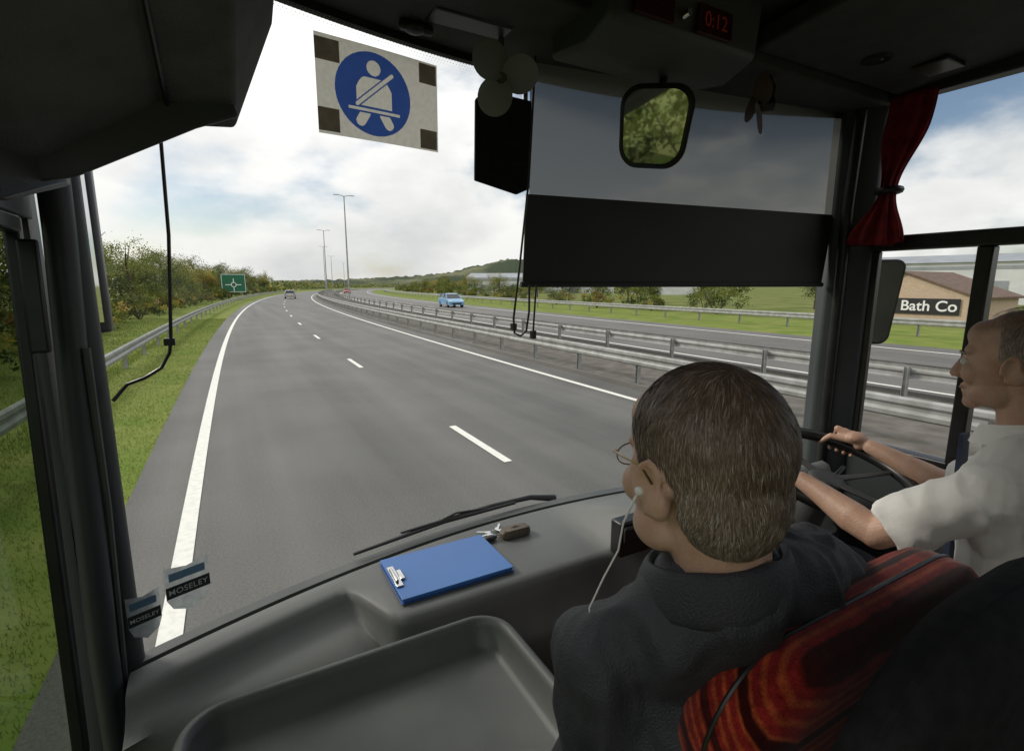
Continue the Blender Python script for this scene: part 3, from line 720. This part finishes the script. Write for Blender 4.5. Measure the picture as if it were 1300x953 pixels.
# exterior mirrors
m=I(); m.loft([rr(-.42,-.285,1.78,1.86,.03,z) for z in (-.13,-.10,.28,.32)],caps=True); m.tube([(-.33,1.82,.3),(-.3,1.6,.45),(-.28,1.36,.6)],.02,8); em=m.build('exterior_mirror','black',bevel=.01)
m=I(); m.box((-.41,1.772,-.10),(-.295,1.779,.29)); P.append((em,[m.build('mirror_glass','mirror',smooth=False)]))
mc=V((2.5,1.225,-.075)); n=V((-1,-.75,0)).normalized(); zz=V((.0,0,1)); xx=zz.cross(n).normalized(); zz=(zz+xx*.10).normalized()
m=I(); m.loft([rrp(mc,.14,.32,.04,-.06),rrp(mc,.18,.37,.04,-.03),rrp(mc,.18,.37,.04,.0)],caps=True); m.tube([mc-n*.05,mc+V((-.05,.12,-.25)),V((2.31,1.3,-.5))],.015,8); em=m.build('exterior_mirror','plasd')
m=I(); m.loft([rrp(mc,.165,.35,.035,.003),rrp(mc,.165,.35,.035,.006)],caps=True); P.append((em,[m.build('mirror_glass','mirrord')]))
# stickers on windscreen
def sticker(cx,cz,w,h):
    def q(a,b,d=0): 
        x=cx+a*w; return (x,gy(x)-.010-d-.03*(cz+b*h+.84)/1.5,cz+b*h)
    m=I(); m.add([q(-.5,.5),q(0,.42),q(.5,.5),q(.5,-.15),q(.38,-.36),q(0,-.5),q(-.38,-.36),q(-.5,-.15)],[tuple(range(8))],0)
    m.add([q(-.49,.10,.001),q(.49,.10,.001),q(.49,-.14,.001),q(-.49,-.14,.001)],[(0,1,2,3)],1)
    m.add([q(-.4,.36,.001),q(.4,.36,.001),q(.4,.20,.001),q(-.4,.20,.001)],[(0,1,2,3)],3)
    u=V(q(.5,0))-V(q(-.5,0)); text_into(m,'MOSELEY',w*.218,V(q(0,-.02,.003)),u,(0,0,1),2,bold=.0001,space=1.06)
    return m.build('windscreen_sticker',['silver','navy','stlet','stblue'],smooth=False,normals=False)
P.append(sticker(-.130,-.685,.086,.12)); P.append(sticker(-.213,-.715,.058,.11))
# seats
def seat(x0,x1,y,top,label_m,tilt=.12,th=.11,corner=.13,cush=True):
    m=I(); w=(x1-x0)/2; cx=(x0+x1)/2
    def outline(k,yy): 
        o=[]
        for a,b,_ in rr(-w+k,w-k,-.62,-k,corner,0,10): o.append((cx+a,y+yy-tilt*(b+.6),top+b))
        return o
    m.loft([outline(.035,0),outline(.012,.012),outline(.002,.03),outline(0,.045),outline(.0,th-.04),outline(.004,th-.02),outline(.016,th-.006),outline(.04,th)],caps=True)
    bk=m.build('seat_back',label_m,angle=80)
    r=[bk]
    if cush:
        m=I(); m.box((x0+.01,y+.1,-1.12),(x1-.01,y+.56,-1.0)); r.append(m.build('seat_cushion','seat',bevel=.04,bseg=4))
        m=I(); m.box((x0+.08,y+.12,-1.52),(x1-.08,y+.45,-1.12)); r.append(m.build('seat_base','plasd',bevel=.02))
        m=I(); o=[p for p in outline(.0,th*.5)]; m.tube([V(p) for p in o],.003,6,closed=True); r.append(m.build('seat_piping','black'))
    return r
def seat_part(*a,**k):
    r=seat(*a,**k); P.append((r[0],r[1:]))
seat_part(.425,1.02,.315,-.405,'seat',tilt=.10,th=.12,corner=.12)
seat_part(.40,.98,.175,-.30,'blackp',tilt=.08,th=.08,corner=.22,cush=False)
seat_part(1.36,1.88,.13,-.33,'blackp')
thing('coach',P,'cab of a motor coach with windscreen, grey dashboard and steering wheel','bus',(1.0,0,.0))

# ------------------------------------------------------------------ seat belt sign (paper sheet taped to the windscreen)
O=V((.238,1.415,.372)); U=V((.335,.058,.004)); Vv=V((.000,-.004,.228)); nx,nz=290,200
def seg(px,pz,a,b):
    ax,az=a;bx,bz=b; dx,dz=bx-ax,bz-az; t=max(0,min(1,((px-ax)*dx+(pz-az)*dz)/(dx*dx+dz*dz))); return math.hypot(px-ax-t*dx,pz-az-t*dz)
def inside(px,pz):
    x=(px-.44)*1.44; z=pz-.5
    for (a,b,w,h) in ((.0,.74,.18,.22),(.83,.76,.16,.22),(0,.03,.16,.24),(.83,.02,.16,.22)):
        if a<=px<=a+w and b<=pz<=b+h: return 2
    if x*x+z*z>=.44**2: return 0
    z+=.01
    if x*x+(z-.285)**2<.080**2: return 0
    d=seg(x,z,(.215,.25),(-.20,-.115))
    if d<.020: return 0
    if d<.034: return 1
    # lap belt
    d=seg(x,z,(-.27,-.165),(.30,-.165))
    if z<-.125 and z>-.20 and abs(x)<.30: return 0 if abs(z+.165)<.016+.0*x and abs(x)>.0 else 1
    if -.125<=z<.18:
        wz=.09+.115*min(1,math.sqrt(max(0,(.185-z)/.12)))
        if abs(x)<wz: return 0
    for s in (-1,1):
        if z<=-.20 and seg(x,z,(s*.11,-.20),(s*.165,-.29))<.055: return 0
    return 1
m=M(H); 
vs=[O+U*(i/nx)+Vv*(j/nz)+V((0,-.004*math.sin(math.pi*i/nx),0)) for j in range(nz+1) for i in range(nx+1)]
m.v=[tuple(v) for v in vs]
for j in range(nz):
    for i in range(nx):
        m.f.append((j*(nx+1)+i,j*(nx+1)+i+1,(j+1)*(nx+1)+i+1,(j+1)*(nx+1)+i)); m.m.append(inside((i+.5)/nx,(j+.5)/nz))
o=m.build('seat_belt_sign',['paper','blue','tape'],angle=180,normals=False)
single(o,'paper sheet with blue seat-belt symbol taped to windscreen','sign')

# ------------------------------------------------------------------ curtain
m=I(); rings=[]
for k in range(33):
    t=k/32; z=.665-t*.51; 
    w=.085-.055*sst(.2,.62,t)+.09*sst(.64,1,t); cy=1.02+.045*sst(0,.65,t)+.035*sst(.6,1,t); d=.022+.012*sst(.7,1,t)
    ring=[]
    for i in range(96):
        a=2*math.pi*i/96; pl=1+.38*math.sin(a*9+.6*math.sin(t*4))
        ring.append((2.19+math.cos(a)*d*pl,cy+math.sin(a)*w*.8*(1+.10*math.sin(a*9)),z+.01*math.sin(a*3)*t))
    rings.append(ring)
m.loft(rings,0,caps=True); cu=m.build('curtain_cloth','red',angle=180)
m=I(); m.tube([(2.19+math.cos(a)*.026,1.063+math.sin(a)*.034,.345) for a in [i*math.pi/10 for i in range(20)]],.014,8,closed=True); ti=m.build('curtain_tie','black')
thing('curtain',[cu,ti],'pleated red curtain tied back beside the side window','curtain',(2.19,1.05,H+.15))

# ------------------------------------------------------------------ clipboard & keys
m=I(); m.box((.34,1.21,-.831),(.68,1.44,-.828),1); m.box((.345,1.215,-.828),(.675,1.435,-.820),0); m.box((.342,1.212,-.819),(.678,1.438,-.816),0)
bo=m.build('board',['clip','clipd'],bevel=.0015)
m=I(); m.box((.345,1.27,-.816),(.365,1.38,-.811)); m.tube([(.352,1.29,-.808),(.352,1.36,-.808)],.005,10); m.box((.365,1.30,-.814),(.378,1.35,-.809)); cl=m.build('clip','chrome',bevel=.002)
e=thing('clipboard',[bo,cl],'blue clipboard folder with metal clip lying on dashboard','clipboard',(.51,1.325,H-.83))
m=I(); m.loft([[(.79+a*s,1.405+b*s*.9,z) for a,b,_ in rr(-.055,.055,-.024,.024,.018,0)] for s,z in ((.9,-.832),(1,-.826),(1,-.812),(.85,-.803))],caps=True); m.tube([(.74,1.40,-.815),(.79,1.408,-.802),(.84,1.405,-.812)],.004,6); ob1=m.build('case','pouch')
m=I(); m.tube([(.735+.018*math.cos(a),1.44+.018*math.sin(a),-.825) for a in [i*math.pi/8 for i in range(16)]],.0025,6,closed=True)
for ang in (.2,.9,2.6,3.2):
    p0=V((.735,1.44,-.826)); dd=V((math.cos(ang),math.sin(ang),0)); sd_=V((-dd.y,dd.x,0)); m.prism([p0+dd*.018-sd_*.008,p0+dd*.018+sd_*.008,p0+dd*.034+sd_*.008,p0+dd*.036+sd_*.003,p0+dd*.065+sd_*.003,p0+dd*.065-sd_*.003,p0+dd*.034-sd_*.004],(0,0,.003))
k1=m.build('key','chrome')
m=I(); m.ell((.70,1.41,-.822),(.024,.014,.009)); k2=m.build('key_fob','black')
thing('key_case',[ob1,k1,k2],'brown leather key case with keys on dashboard','keys',(.78,1.42,H-.83))

# ================================================================== PEOPLE
def headprims(m,X,es=1.0):
    E=lambda c,r,R=None: m.ell(c,r,X=X,seg=28,rg=20,R=R)
    E((0,-.018,.032),(.077,.100,.088)); E((0,.030,-.02),(.066,.066,.085)); E((0,.03,-.078),(.052,.058,.036)); E((0,.075,-.102),(.022,.02,.018))
    E((0,.070,.026),(.052,.023,.018)); E((0,.050,.060),(.055,.040,.038))
    m.cap((0,.088,.014),(0,.111,-.032),.009,.0125,X=X); E((.012,.100,-.037),(.009,.011,.008)); E((-.012,.100,-.037),(.009,.011,.008))
    for s in (-1,1):
        E((s*.038,.066,-.028),(.026,.024,.028)); E((s*.045,.03,-.075),(.02,.04,.028))
        R=Matrix.Rotation(-s*.26,3,'Z')@Matrix.Rotation(.15,3,'X')
        oc=V((s*.079,-.010,-.012))
        E(oc-V((s*.003,0,0)),(.006,.014*es,.024*es),R)
        pts=[oc+V((s*.004,0,0))+R@V((0,math.cos(a)*.0155*es,math.sin(a)*.027*es)) for a in [math.radians(q) for q in range(-40,230,20)]]
        m.tube([X@p for p in pts],.0038,8); E((s*.079,-.004,-.036*es-.002),(.005,.008,.008))
        E((s*.074,-.018,-.03),(.012,.02,.02))
    E((0,.088,-.062),(.024,.012,.0065)); E((0,.086,-.074),(.021,.012,.007))
    E((0,.082,-.085),(.020,.012,.012))
def hair(X,name,mats,cover,n,Lh,lift,crownp,seed,wfn,capmat,wd=.0012,thr=.25,messy=.16,infl=1.0):
    random.seed(seed); O=V((0,-.02,.0))
    ells=[(V((0,-.018,.034)),V((.080,.104,.0915))*infl),(V((0,-.048,-.02)),V((.066,.062,.075))*infl)]
    def rho(d):
        best=0
        for c,r in ells:
            o=O-c; A=sum((d[i]/r[i])**2 for i in range(3)); B=2*sum(d[i]*o[i]/r[i]**2 for i in range(3)); Cc=sum((o[i]/r[i])**2 for i in range(3))-1
            D=B*B-4*A*Cc
            if D>0: best=max(best,(-B+math.sqrt(D))/(2*A))
        return best
    m=M(H)
    if thr<1:
        na,nb=90,64
        grid={}
        for i in range(nb+1):
            for j in range(na):
                a=math.pi*i/nb; b=2*math.pi*j/na; d=V((math.sin(a)*math.cos(b),math.sin(a)*math.sin(b),math.cos(a)))
                grid[i,j]=O+d*(rho(d)+.0012)
        idx={}; vs=[]; fs=[]
        for i in range(nb):
            for j in range(na):
                q=[(i,j),(i+1,j),(i+1,(j+1)%na),(i,(j+1)%na)]; c=sum((grid[k] for k in q),V((0,0,0)))/4
                if cover(c)>thr+.3*noise.noise(c*120):
                    f=[]
                    for k in q:
                        if k not in idx: idx[k]=len(vs); vs.append(X@grid[k])
                        f.append(idx[k])
                    fs.append(tuple(f))
        m.add(vs,fs,len(mats))
    cp=V(crownp)
    k=0; tries=0
    while k<n and tries<n*8:
        tries+=1
        d=V((random.gauss(0,1),random.gauss(0,1),random.gauss(0,1))).normalized(); p=O+d*rho(d)
        cv=cover(p)
        if random.random()>cv: continue
        k+=1
        fl=(p-cp); 
        if fl.length<1e-4: continue
        fl=fl.normalized(); sw=V((0,0,1)).cross(fl)*.35
        if p.y>.0 and p.z>.03: fl=(fl+V((-.5,.1,0))).normalized()
        wv=V((noise.noise(p*22),noise.noise(p*22+V((9,0,0))),noise.noise(p*22+V((0,9,0)))))*.9
        nn=d; fl=(fl+sw+wv*.6+V((0,0,-.25))+V((random.gauss(0,messy),random.gauss(0,messy),random.gauss(0,messy)))); fl=(fl-nn*fl.dot(nn)).normalized()
        L=Lh*random.uniform(.6,1.2); pts=[]
        clump=.5+.9*abs(noise.noise(p*60))
        lf=lift*random.uniform(.3,1.2)*(1+clump)
        for s_ in (0,.33,.66,1):
            q=p+fl*L*s_; dd=(q-O).normalized(); pts.append(O+dd*(rho(dd)+.001+lf*math.sin(min(1,s_*1.1)*2.0)))
        side=(fl.cross(nn)+V((random.gauss(0,.2),random.gauss(0,.2),random.gauss(0,.2)))).normalized()*wd*.5
        w=[1,1,.8,.15]; vv=[]
        for q,ww in zip(pts,w): vv+=[X@(q-side*ww),X@(q+side*ww)]
        m.add(vv,[(0,1,3,2),(2,3,5,4),(4,5,7,6)],random.choices(range(len(mats)),wfn(p))[0])
    return m.build(name,list(mats)+[capmat],angle=180,normals=False)

def body(J,voxel=.0055,handfn=None,es=1.0):
    m=M(H); X=J['X']; headprims(m,X,es)
    m.cap(X@V((0,-.022,-.05)),J['neck'],.056,.060); m.cap(J['neck'],J['chest']+V((0,0,.10)),.055,.07)
    torso(m,J,-.004); arms(m,J,0,1.0); legs(m,J,0)
    handfn(m)
    return remesh(m,'person_body','skin',voxel,3)
def torso(m,J,i):
    c=J['chest'];p=J['pelvis']
    m.ell(c,(.165+i,.105+i,.20+i),seg=28,rg=20); m.ell(c.lerp(p,.5),(.145+i,.115+i,.16+i),seg=28,rg=20); m.ell(p,(.165+i,.12+i,.12+i),seg=28,rg=20)
    m.cap(J['sl'],J['sr'],.052+i,.052+i); 
    for s in ('sl','sr'): m.cap(J['neck']+V((0,-.01,-.015)),J[s]+V((0,0,.0)),.045+i,.052+i)
    m.cap(J['sl'],c+V((-.06,0,.0)),.055+i,.09+i); m.cap(J['sr'],c+V((.06,0,.0)),.055+i,.09+i)
def arms(m,J,i,full):
    for s in 'lr':
        S,E,Wr=J['s'+s],J['e'+s],J['w'+s]
        m.cap(S,S.lerp(E,.45),.050+i,.046+i); m.cap(S.lerp(E,.45),E,.046+i,.039+i)
        fm=E.lerp(Wr,.3)+V((0,0,-.003))
        m.cap(E,fm,.038+i,.041+i); m.cap(fm,E.lerp(Wr,.7),.041+i,.031+i); m.cap(E.lerp(Wr,.7),Wr,.031+i,.025+i)
def legs(m,J,i):
    for s in 'lr':
        h,k,a=J['h'+s],J['k'+s],J['a'+s]
        m.cap(h,k,.078+i,.058+i); m.cap(k,k.lerp(a,.4),.056+i,.055+i); m.cap(k.lerp(a,.4),a,.055+i,.036+i)
        m.cap(a,a+V((0,.13,-.05)),.036+min(i,0),.03)
def griphand(m,wr,g,T,nrm,th):
    T=V(T).normalized(); out=(g-wr); out-=T*out.dot(T); out.normalize(); up=T.cross(out).normalized()
    if up.dot(nrm)<0: up=-up
    R0=.0195+.0085
    base=[]
    for k,(s,l) in enumerate(((-.033,.85),(-.011,1.0),(.011,1.05),(.033,.95))):
        s*=-th
        kn=g+T*s*1.02-out*.042+up*.028; base.append(kn)
        pts=[kn]
        for a in (115,75,35,-5,-45,-85)[:5+(l>.9)]:
            a=math.radians(a); pts.append(g+T*s+(out*math.cos(a)+up*math.sin(a))*R0)
        m.tube(pts,[.0105,.0092,.0088,.0085,.008,.0075,.007][:len(pts)],10)
        for p,r in zip(pts,[.0108,.0098,.009,.0092,.008,.0078,.0072]): m.ell(p,r,seg=10,rg=8)
        m.cap(wr.lerp(kn,.15),kn,.016,.0125,n=10)
    m.ell((wr+base[1]+base[2])/3,(.034,.034,.02),seg=16,rg=12)
    tb=wr.lerp(base[3],.35)+T*(.02*th)-up*.006
    p1=g-out*.033+T*th*.045-up*.004
    p2=g-out*.008+T*th*.066-up*.025
    m.cap(wr.lerp(g,.3)+T*th*.012,tb,.018,.014,n=10); m.cap(tb,p1,.0135,.0105,n=10); m.cap(p1,p2,.0105,.0085,n=10)
def laphand(m,wr,d,up,side):
    d=V(d).normalized(); s=d.cross(V(up)).normalized()
    for k,l in enumerate((.06,.072,.078,.07)):
        o=(k-1.5)*.019; b=wr+d*.085+s*o
        m.cap(wr+s*o*.4,b,.015,.012,n=10); m.cap(b,b+d*l*.5-V(up)*.008,.0095,.009,n=10); m.cap(b+d*l*.5-V(up)*.008,b+d*l*.85-V(up)*.03,.009,.0078,n=10)
    m.cap(wr+d*.02,wr+d*.05+s*side*.04,.016,.012,n=10); m.cap(wr+d*.05+s*side*.04,wr+d*.085+s*side*.05-V(up)*.01,.011,.009,n=10)

def glasses_obj(X):
    m=M(H)
    for s in (-1,1):
        m.tube([X@V((s*(.031)+.021*math.cos(a),.104-.10*abs(s*.031+.021*math.cos(a))*.5,.002+.0145*math.sin(a))) for a in [i*math.pi/12 for i in range(24)]],.0010,6,closed=True)
        m.tube([X@V(p) for p in ((s*.052,.101,.010),(s*.066,.086,.012),(s*.075,.05,.012),(s*.080,.02,.012),(s*.084,-.002,.012),(s*.082,-.02,-.006))],.0015,6)
    m.tube([X@V(p) for p in ((-.010,.104,.008),(0,.107,.011),(.010,.104,.008))],.0012,6)
    return m.build('glasses','gold')
def shoes(J):
    r=[]
    for s in 'lr':
        m=M(H); a=J['a'+s]; m.loft([[ (a.x+xx*w,a.y+yy,a.z+zz) for xx,zz in ((-1,-.085),(1,-.085),(.9,-.04),(.5,t),(-.5,t),(-.9,-.04))] for yy,w,t in ((-.07,.03,.02),(-.03,.042,.04),(.06,.045,.0),(.15,.045,-.03),(.20,.03,-.05))],caps=True)
        r.append(m.build('shoe','black',angle=70))
    return r
# ---- passenger
Xp=Matrix.Translation((.498,.418,-.222))@Matrix.Rotation(math.radians(-9),4,'Z')@Matrix.Rotation(math.radians(-8),4,'X')@Matrix.Scale(1.03,4)
J=dict(X=Xp,neck=V((.52,.385,-.365)),chest=V((.57,.43,-.64)),pelvis=V((.59,.45,-.93)),sl=V((.42,.468,-.49)),sr=V((.745,.405,-.445)),
 el=V((.43,.53,-.72)),er=V((.83,.47,-.70)),wl=V((.61,.61,-.83)),wr=V((.71,.66,-.84)),hl=V((.51,.46,-.95)),hr=V((.69,.46,-.95)),kl=V((.50,.88,-.985)),kr=V((.70,.88,-.98)),al=V((.50,.93,-1.42)),ar=V((.70,.93,-1.42)))
bd=body(J,.0045,lambda m:(laphand(m,J['wl'],(.6,.8,-.1),(0,0,1),1),laphand(m,J['wr'],(-.3,.95,-.1),(0,0,1),-1)),1.08)
def wrj(c): 
    w_=V((c.x+.03*noise.noise(c*7),c.y,c.z))
    a=noise.noise(V((w_.x*13,w_.y*9,w_.z*5))); b=noise.noise(V((c.x*26,c.y*20,c.z*10+3))); d=noise.noise(c*50)
    return (1-abs(a)*2.8)*.012+(1-abs(b)*2)*.005+d*.001
m=M(H); torso(m,J,.020); arms(m,J,.018,1); m.cap(J['neck']+V((0,0,-.03)),J['chest']+V((0,0,.10)),.075,.095)
jk=remesh(m,'jacket','jacket',.0055,3,wrj)
m=M(H); nb=J['neck']
q=[]
for a_ in range(-165,166,6):
    a=math.radians(a_-90); cx=nb.x+math.cos(a)*.080; cy=nb.y+.018+math.sin(a)*.076
    wv=.006*noise.noise(V((a*2,0,0))); zt=nb.z+.022-.026*math.sin(a)+wv
    o=V((math.cos(a),math.sin(a),0))
    c0=V((cx,cy,0))
    q.append([c0-o*.004+V((0,0,zt-.08)),c0-o*.006+V((0,0,zt-.01)),c0+V((0,0,zt+.010)),c0+o*.009+V((0,0,zt+.006)),c0+o*(.024+wv)+V((0,0,zt-.045)),c0+o*.020+V((0,0,zt-.058)),c0+o*.006+V((0,0,zt-.055))])
m.loft(q,0,caps=True)
cb=m.build('collar','jacket',angle=80,subs=1)
m=M(H); legs(m,J,.014); m.ell(J['pelvis'],(.178,.132,.13)); tr=remesh(m,'trousers','trous',.008,4,lambda c:noise.noise(c*14)*.005)
def coverP(p):
    y,z=p.y,p.z
    if y>.062: lim=.080
    elif y>.02: lim=.04+(y-.02)*.95
    elif y>.004: lim=.012
    elif y>-.036: lim=.030
    else: lim=-.074+.10*sst(-.050,-.036,y)
    c=sst(lim-.008,lim+.012,z)
    dc=(p-V((.0,-.062,.108))).length
    c*= .45+.55*sst(.0,.03,dc)
    return c
def wP(p):
    g=max(0,min(1,(.06-p.z)/.10))
    return (6-3*g,2+3*g,3-1.5*g,.12+.9*g)
hp=hair(Xp,'hair',['hair1','hair2','hair3','hair4'],coverP,46000,.020,.0009,(0,-.065,.112),4,wP,'hair1',wd=.0009,messy=.11,infl=.985)
gp=glasses_obj(Xp)
ear=Xp@V((-.085,.001,-.018))
m=M(H); m.ell(ear,(.005,.006,.006)); m.tube([ear,ear+V((-.002,.010,-.022)),ear+V((-.003,.022,-.05)),ear+V((-.002,.030,-.09)),ear+V((-.014,.042,-.13)),ear+V((-.028,.052,-.175)),V((.395,.49,-.49))],[.0026,.0016,.0013,.0012,.0012,.0012,.0012],8); ep=m.build('earphone','white')
sh=shoes(J)
thing('person',[bd,jk,cb,tr,hp,gp,ep]+sh,'seated man with grey-brown hair, glasses, earphones and dark jacket','person',(.56,.5,H-1.52))

# ---- driver
Xd=Matrix.Translation((1.60,.462,-.175))@Matrix.Rotation(math.radians(4),4,'Z')@Matrix.Rotation(math.radians(-4),4,'X')
gr=rim(math.radians(22)); gl=rim(math.radians(172))
tr_=(rim(math.radians(23))-rim(math.radians(21))).normalized(); tl_=(rim(math.radians(173))-rim(math.radians(171))).normalized()
J=dict(X=Xd,neck=V((1.61,.42,-.335)),chest=V((1.62,.39,-.60)),pelvis=V((1.62,.34,-.95)),sl=V((1.435,.41,-.445)),sr=V((1.80,.41,-.445)),
 el=V((1.375,.60,-.61)),er=V((1.86,.63,-.60)),wl=gl+V((.0,-.085,.02)),wr=gr+V((.0,-.09,.015)),hl=V((1.53,.40,-.98)),hr=V((1.72,.40,-.98)),kl=V((1.48,.84,-.93)),kr=V((1.75,.84,-.93)),al=V((1.48,1.0,-1.40)),ar=V((1.75,1.02,-1.40)))
def dh(m):
    griphand(m,J['wr'],gr,tr_,Nw,1); griphand(m,J['wl'],gl,tl_,Nw,-1)
bd=body(J,.0042,dh)
m=M(H); torso(m,J,.014)
for s in 'lr':
    S,E=J['s'+s],J['e'+s]; m.ell(S,.064); e=S.lerp(E,.85); m.tube([S,S.lerp(E,.5),e],[.064,.064,.068],24)
def wrs(c): 
    a=noise.noise(V((c.x*10,c.y*14,c.z*7))); return (1-abs(a)*2.4)*.008+noise.noise(c*28)*.003
shf=remesh(m,'shirt','shirt',.005,1,wrs)
m=M(H); nb=J['neck']; q=[]
for a_ in range(-160,161,10):
    a=math.radians(a_-90); cx=nb.x+math.cos(a)*.068; cy=nb.y+.012+math.sin(a)*.068; zt=nb.z+.005-.018*math.sin(a)
    q.append([V((cx,cy,zt-.05)),V((cx,cy,zt+.016)),V((cx+math.cos(a)*.008,cy+math.sin(a)*.008,zt+.018)),V((cx+math.cos(a)*.026,cy+math.sin(a)*.026,zt-.030))])
m.loft(q,0,close=False); col_o=m.build('shirt_collar','shirt',angle=60)
m=M(H); m.prism([(1.595,.545,-.37),(1.63,.545,-.37),(1.645,.53,-.72),(1.61,.53,-.76),(1.575,.53,-.72)],(0,-.01,0)); tie=m.build('tie','tie')
m=M(H); legs(m,J,.014); m.ell(J['pelvis'],(.18,.135,.13)); tr=remesh(m,'trousers','trous',.008,4,lambda c:noise.noise(c*14)*.005)
def coverD(p):
    y,z=p.y,p.z
    if y>.05: return 0
    if y>.012: return .22*sst(.075,.09,z)*(1-sst(.03,.05,y))
    if y>-.035: lim=.012
    else: lim=-.075
    return sst(lim-.006,lim+.008,z)*(1-.55*sst(.06,.085,z))*.95
hd=hair(Xd,'hair',['hair4','hair2','hair1'],coverD,16000,.013,.0008,(0,-.06,.11),6,lambda p:(2,3,1.5),'hair2',wd=.001,thr=2)
eyes=[]
for s in (-1,1):
    q=M(H); q.ell((s*.031,.082,-.002),(.0125,.0125,.0105),X=Xd,mi=0); q.ell((s*.031,.0915,-.002),(.0052,.004,.0052),X=Xd,mi=1); eyes.append(q.build('eye',['eye','iris']))
q=M(H)
for s in (-1,1): q.tube([Xd@V((s*a,b,c)) for a,b,c in ((.016,.096,.018),(.032,.094,.023),(.050,.080,.018))],[.0025,.0032,.002],6)
eb=q.build('eyebrow','hair2')
q=M(H); q.tube([Xd@V(p) for p in ((-.024,.087,-.069),(-.01,.098,-.067),(0,.1005,-.068),(.01,.098,-.067),(.024,.087,-.069))],[.001,.0024,.0026,.0024,.001],6); lp=q.build('mouth','lip')
thing('person',[bd,shf,col_o,tie,tr,hd,eb,lp]+eyes+shoes(J),'coach driver in white short-sleeved shirt gripping the steering wheel','person',(1.62,.5,H-1.52))

# ------------------------------------------------------------------ world, sun, camera
w=bpy.data.worlds.new('World'); scene.world=w; w.use_nodes=True; n=w.node_tree; n.nodes.clear(); L=n.links
out=N(n,'ShaderNodeOutputWorld'); bg=N(n,'ShaderNodeBackground'); bg.inputs[1].default_value=.1; L.new(bg.outputs[0],out.inputs[0])
sky=N(n,'ShaderNodeTexSky'); sky.sky_type='NISHITA'; sky.sun_disc=False
el=math.radians(34); az=math.radians(-42)   # sun azimuth clockwise from +Y
sky.sun_elevation=el; sky.sun_rotation=az
tc=N(n,'ShaderNodeTexCoord'); sp=N(n,'ShaderNodeSeparateXYZ'); L.new(tc.outputs['Generated'],sp.inputs[0])
def MA(op,a,b=None,c=None,clamp=False):
    x=N(n,'ShaderNodeMath',operation=op); x.use_clamp=clamp
    for i,q in enumerate((a,b,c)):
        if q is None: continue
        if isinstance(q,(int,float)): x.inputs[i].default_value=q
        else: L.new(q,x.inputs[i])
    return x.outputs[0]
def MR(a,b,c,d,e,sm=False):
    x=N(n,'ShaderNodeMapRange'); 
    if sm: x.interpolation_type='SMOOTHSTEP'
    for i,q in enumerate((b,c,d,e)): x.inputs[i+1].default_value=q
    L.new(a,x.inputs[0]); return x.outputs[0]
mp=N(n,'ShaderNodeMapping'); mp.inputs['Scale'].default_value=(1,1,2.1); L.new(tc.outputs['Generated'],mp.inputs[0])
n1=N(n,'ShaderNodeTexNoise'); n1.inputs['Scale'].default_value=2.6; n1.inputs['Detail'].default_value=10; n1.inputs['Roughness'].default_value=.52; L.new(mp.outputs[0],n1.inputs[0])
dt=N(n,'ShaderNodeVectorMath',operation='DOT_PRODUCT'); L.new(tc.outputs['Generated'],dt.inputs[0]); dt.inputs[1].default_value=V((.93,.34,.28)).normalized()
right=MR(dt.outputs['Value'],.80,.95,0,1,True)
bias=MR(dt.outputs['Value'],.74,.92,.15,-.01)
low=MR(sp.outputs[2],.10,.34,.14,-.02)          # cumulus bank low in the clear part
lowr=MA('MULTIPLY',low,right)
ms=MA('ADD',MA('ADD',n1.outputs['Fac'],bias),lowr)
mask=MR(ms,.48,.64,0,1,True)
mp2=N(n,'ShaderNodeMapping'); mp2.inputs['Location'].default_value=(3.2,1.7,.4); mp2.inputs['Scale'].default_value=(1,1,2.0); L.new(tc.outputs['Generated'],mp2.inputs[0])
n2=N(n,'ShaderNodeTexNoise'); n2.inputs['Scale'].default_value=2.6; n2.inputs['Detail'].default_value=8; n2.inputs['Roughness'].default_value=.5; L.new(mp2.outputs[0],n2.inputs[0])
cr=N(n,'ShaderNodeValToRGB'); e=cr.color_ramp.elements; e[0].position=.34; e[0].color=(.64,.665,.67,1); e[1].position=.56; e[1].color=(1.0,.995,.97,1)
L.new(n2.outputs['Fac'],cr.inputs[0])
sc=N(n,'ShaderNodeVectorMath',operation='SCALE'); L.new(cr.outputs[0],sc.inputs[0])
zb=MA('MULTIPLY_ADD',MA('MAXIMUM',sp.outputs[2],0.0),7.5,8.8)
hi=MR(sp.outputs[2],.20,.34,0,.68,True)
dk=MA('SUBTRACT',1.0,MA('MULTIPLY',hi,right))
L.new(MA('MULTIPLY',zb,dk),sc.inputs['Scale'])
tint=N(n,'ShaderNodeMix',data_type='RGBA'); tint.blend_type='MIX'; L.new(mask,tint.inputs[0]); L.new(sky.outputs[0],tint.inputs[6]); L.new(sc.outputs[0],tint.inputs[7])
L.new(tint.outputs[2],bg.inputs[0])
sd=bpy.data.lights.new('sun','SUN'); sd.energy=2.0; sd.angle=math.radians(12); sd.color=(1,.94,.84)
so=bpy.data.objects.new('sun',sd); col.objects.link(so)
d=V((math.sin(az)*math.cos(el),math.cos(az)*math.cos(el),math.sin(el)))
so.rotation_euler=d.to_track_quat('Z','Y').to_euler(); so.location=(0,0,50)

cam=bpy.data.cameras.new('camera'); co=bpy.data.objects.new('camera',cam); col.objects.link(co); scene.camera=co
cam.lens=18; cam.sensor_width=36; cam.clip_start=.02; cam.clip_end=6000
yw=math.radians(29); pt=math.radians(10)
f=V((math.sin(yw)*math.cos(pt),math.cos(yw)*math.cos(pt),-math.sin(pt))); co.rotation_euler=f.to_track_quat('-Z','Y').to_euler(); co.location=(0,0,H)
scene.view_settings.view_transform='Standard'; scene.view_settings.look='None'; scene.view_settings.exposure=0
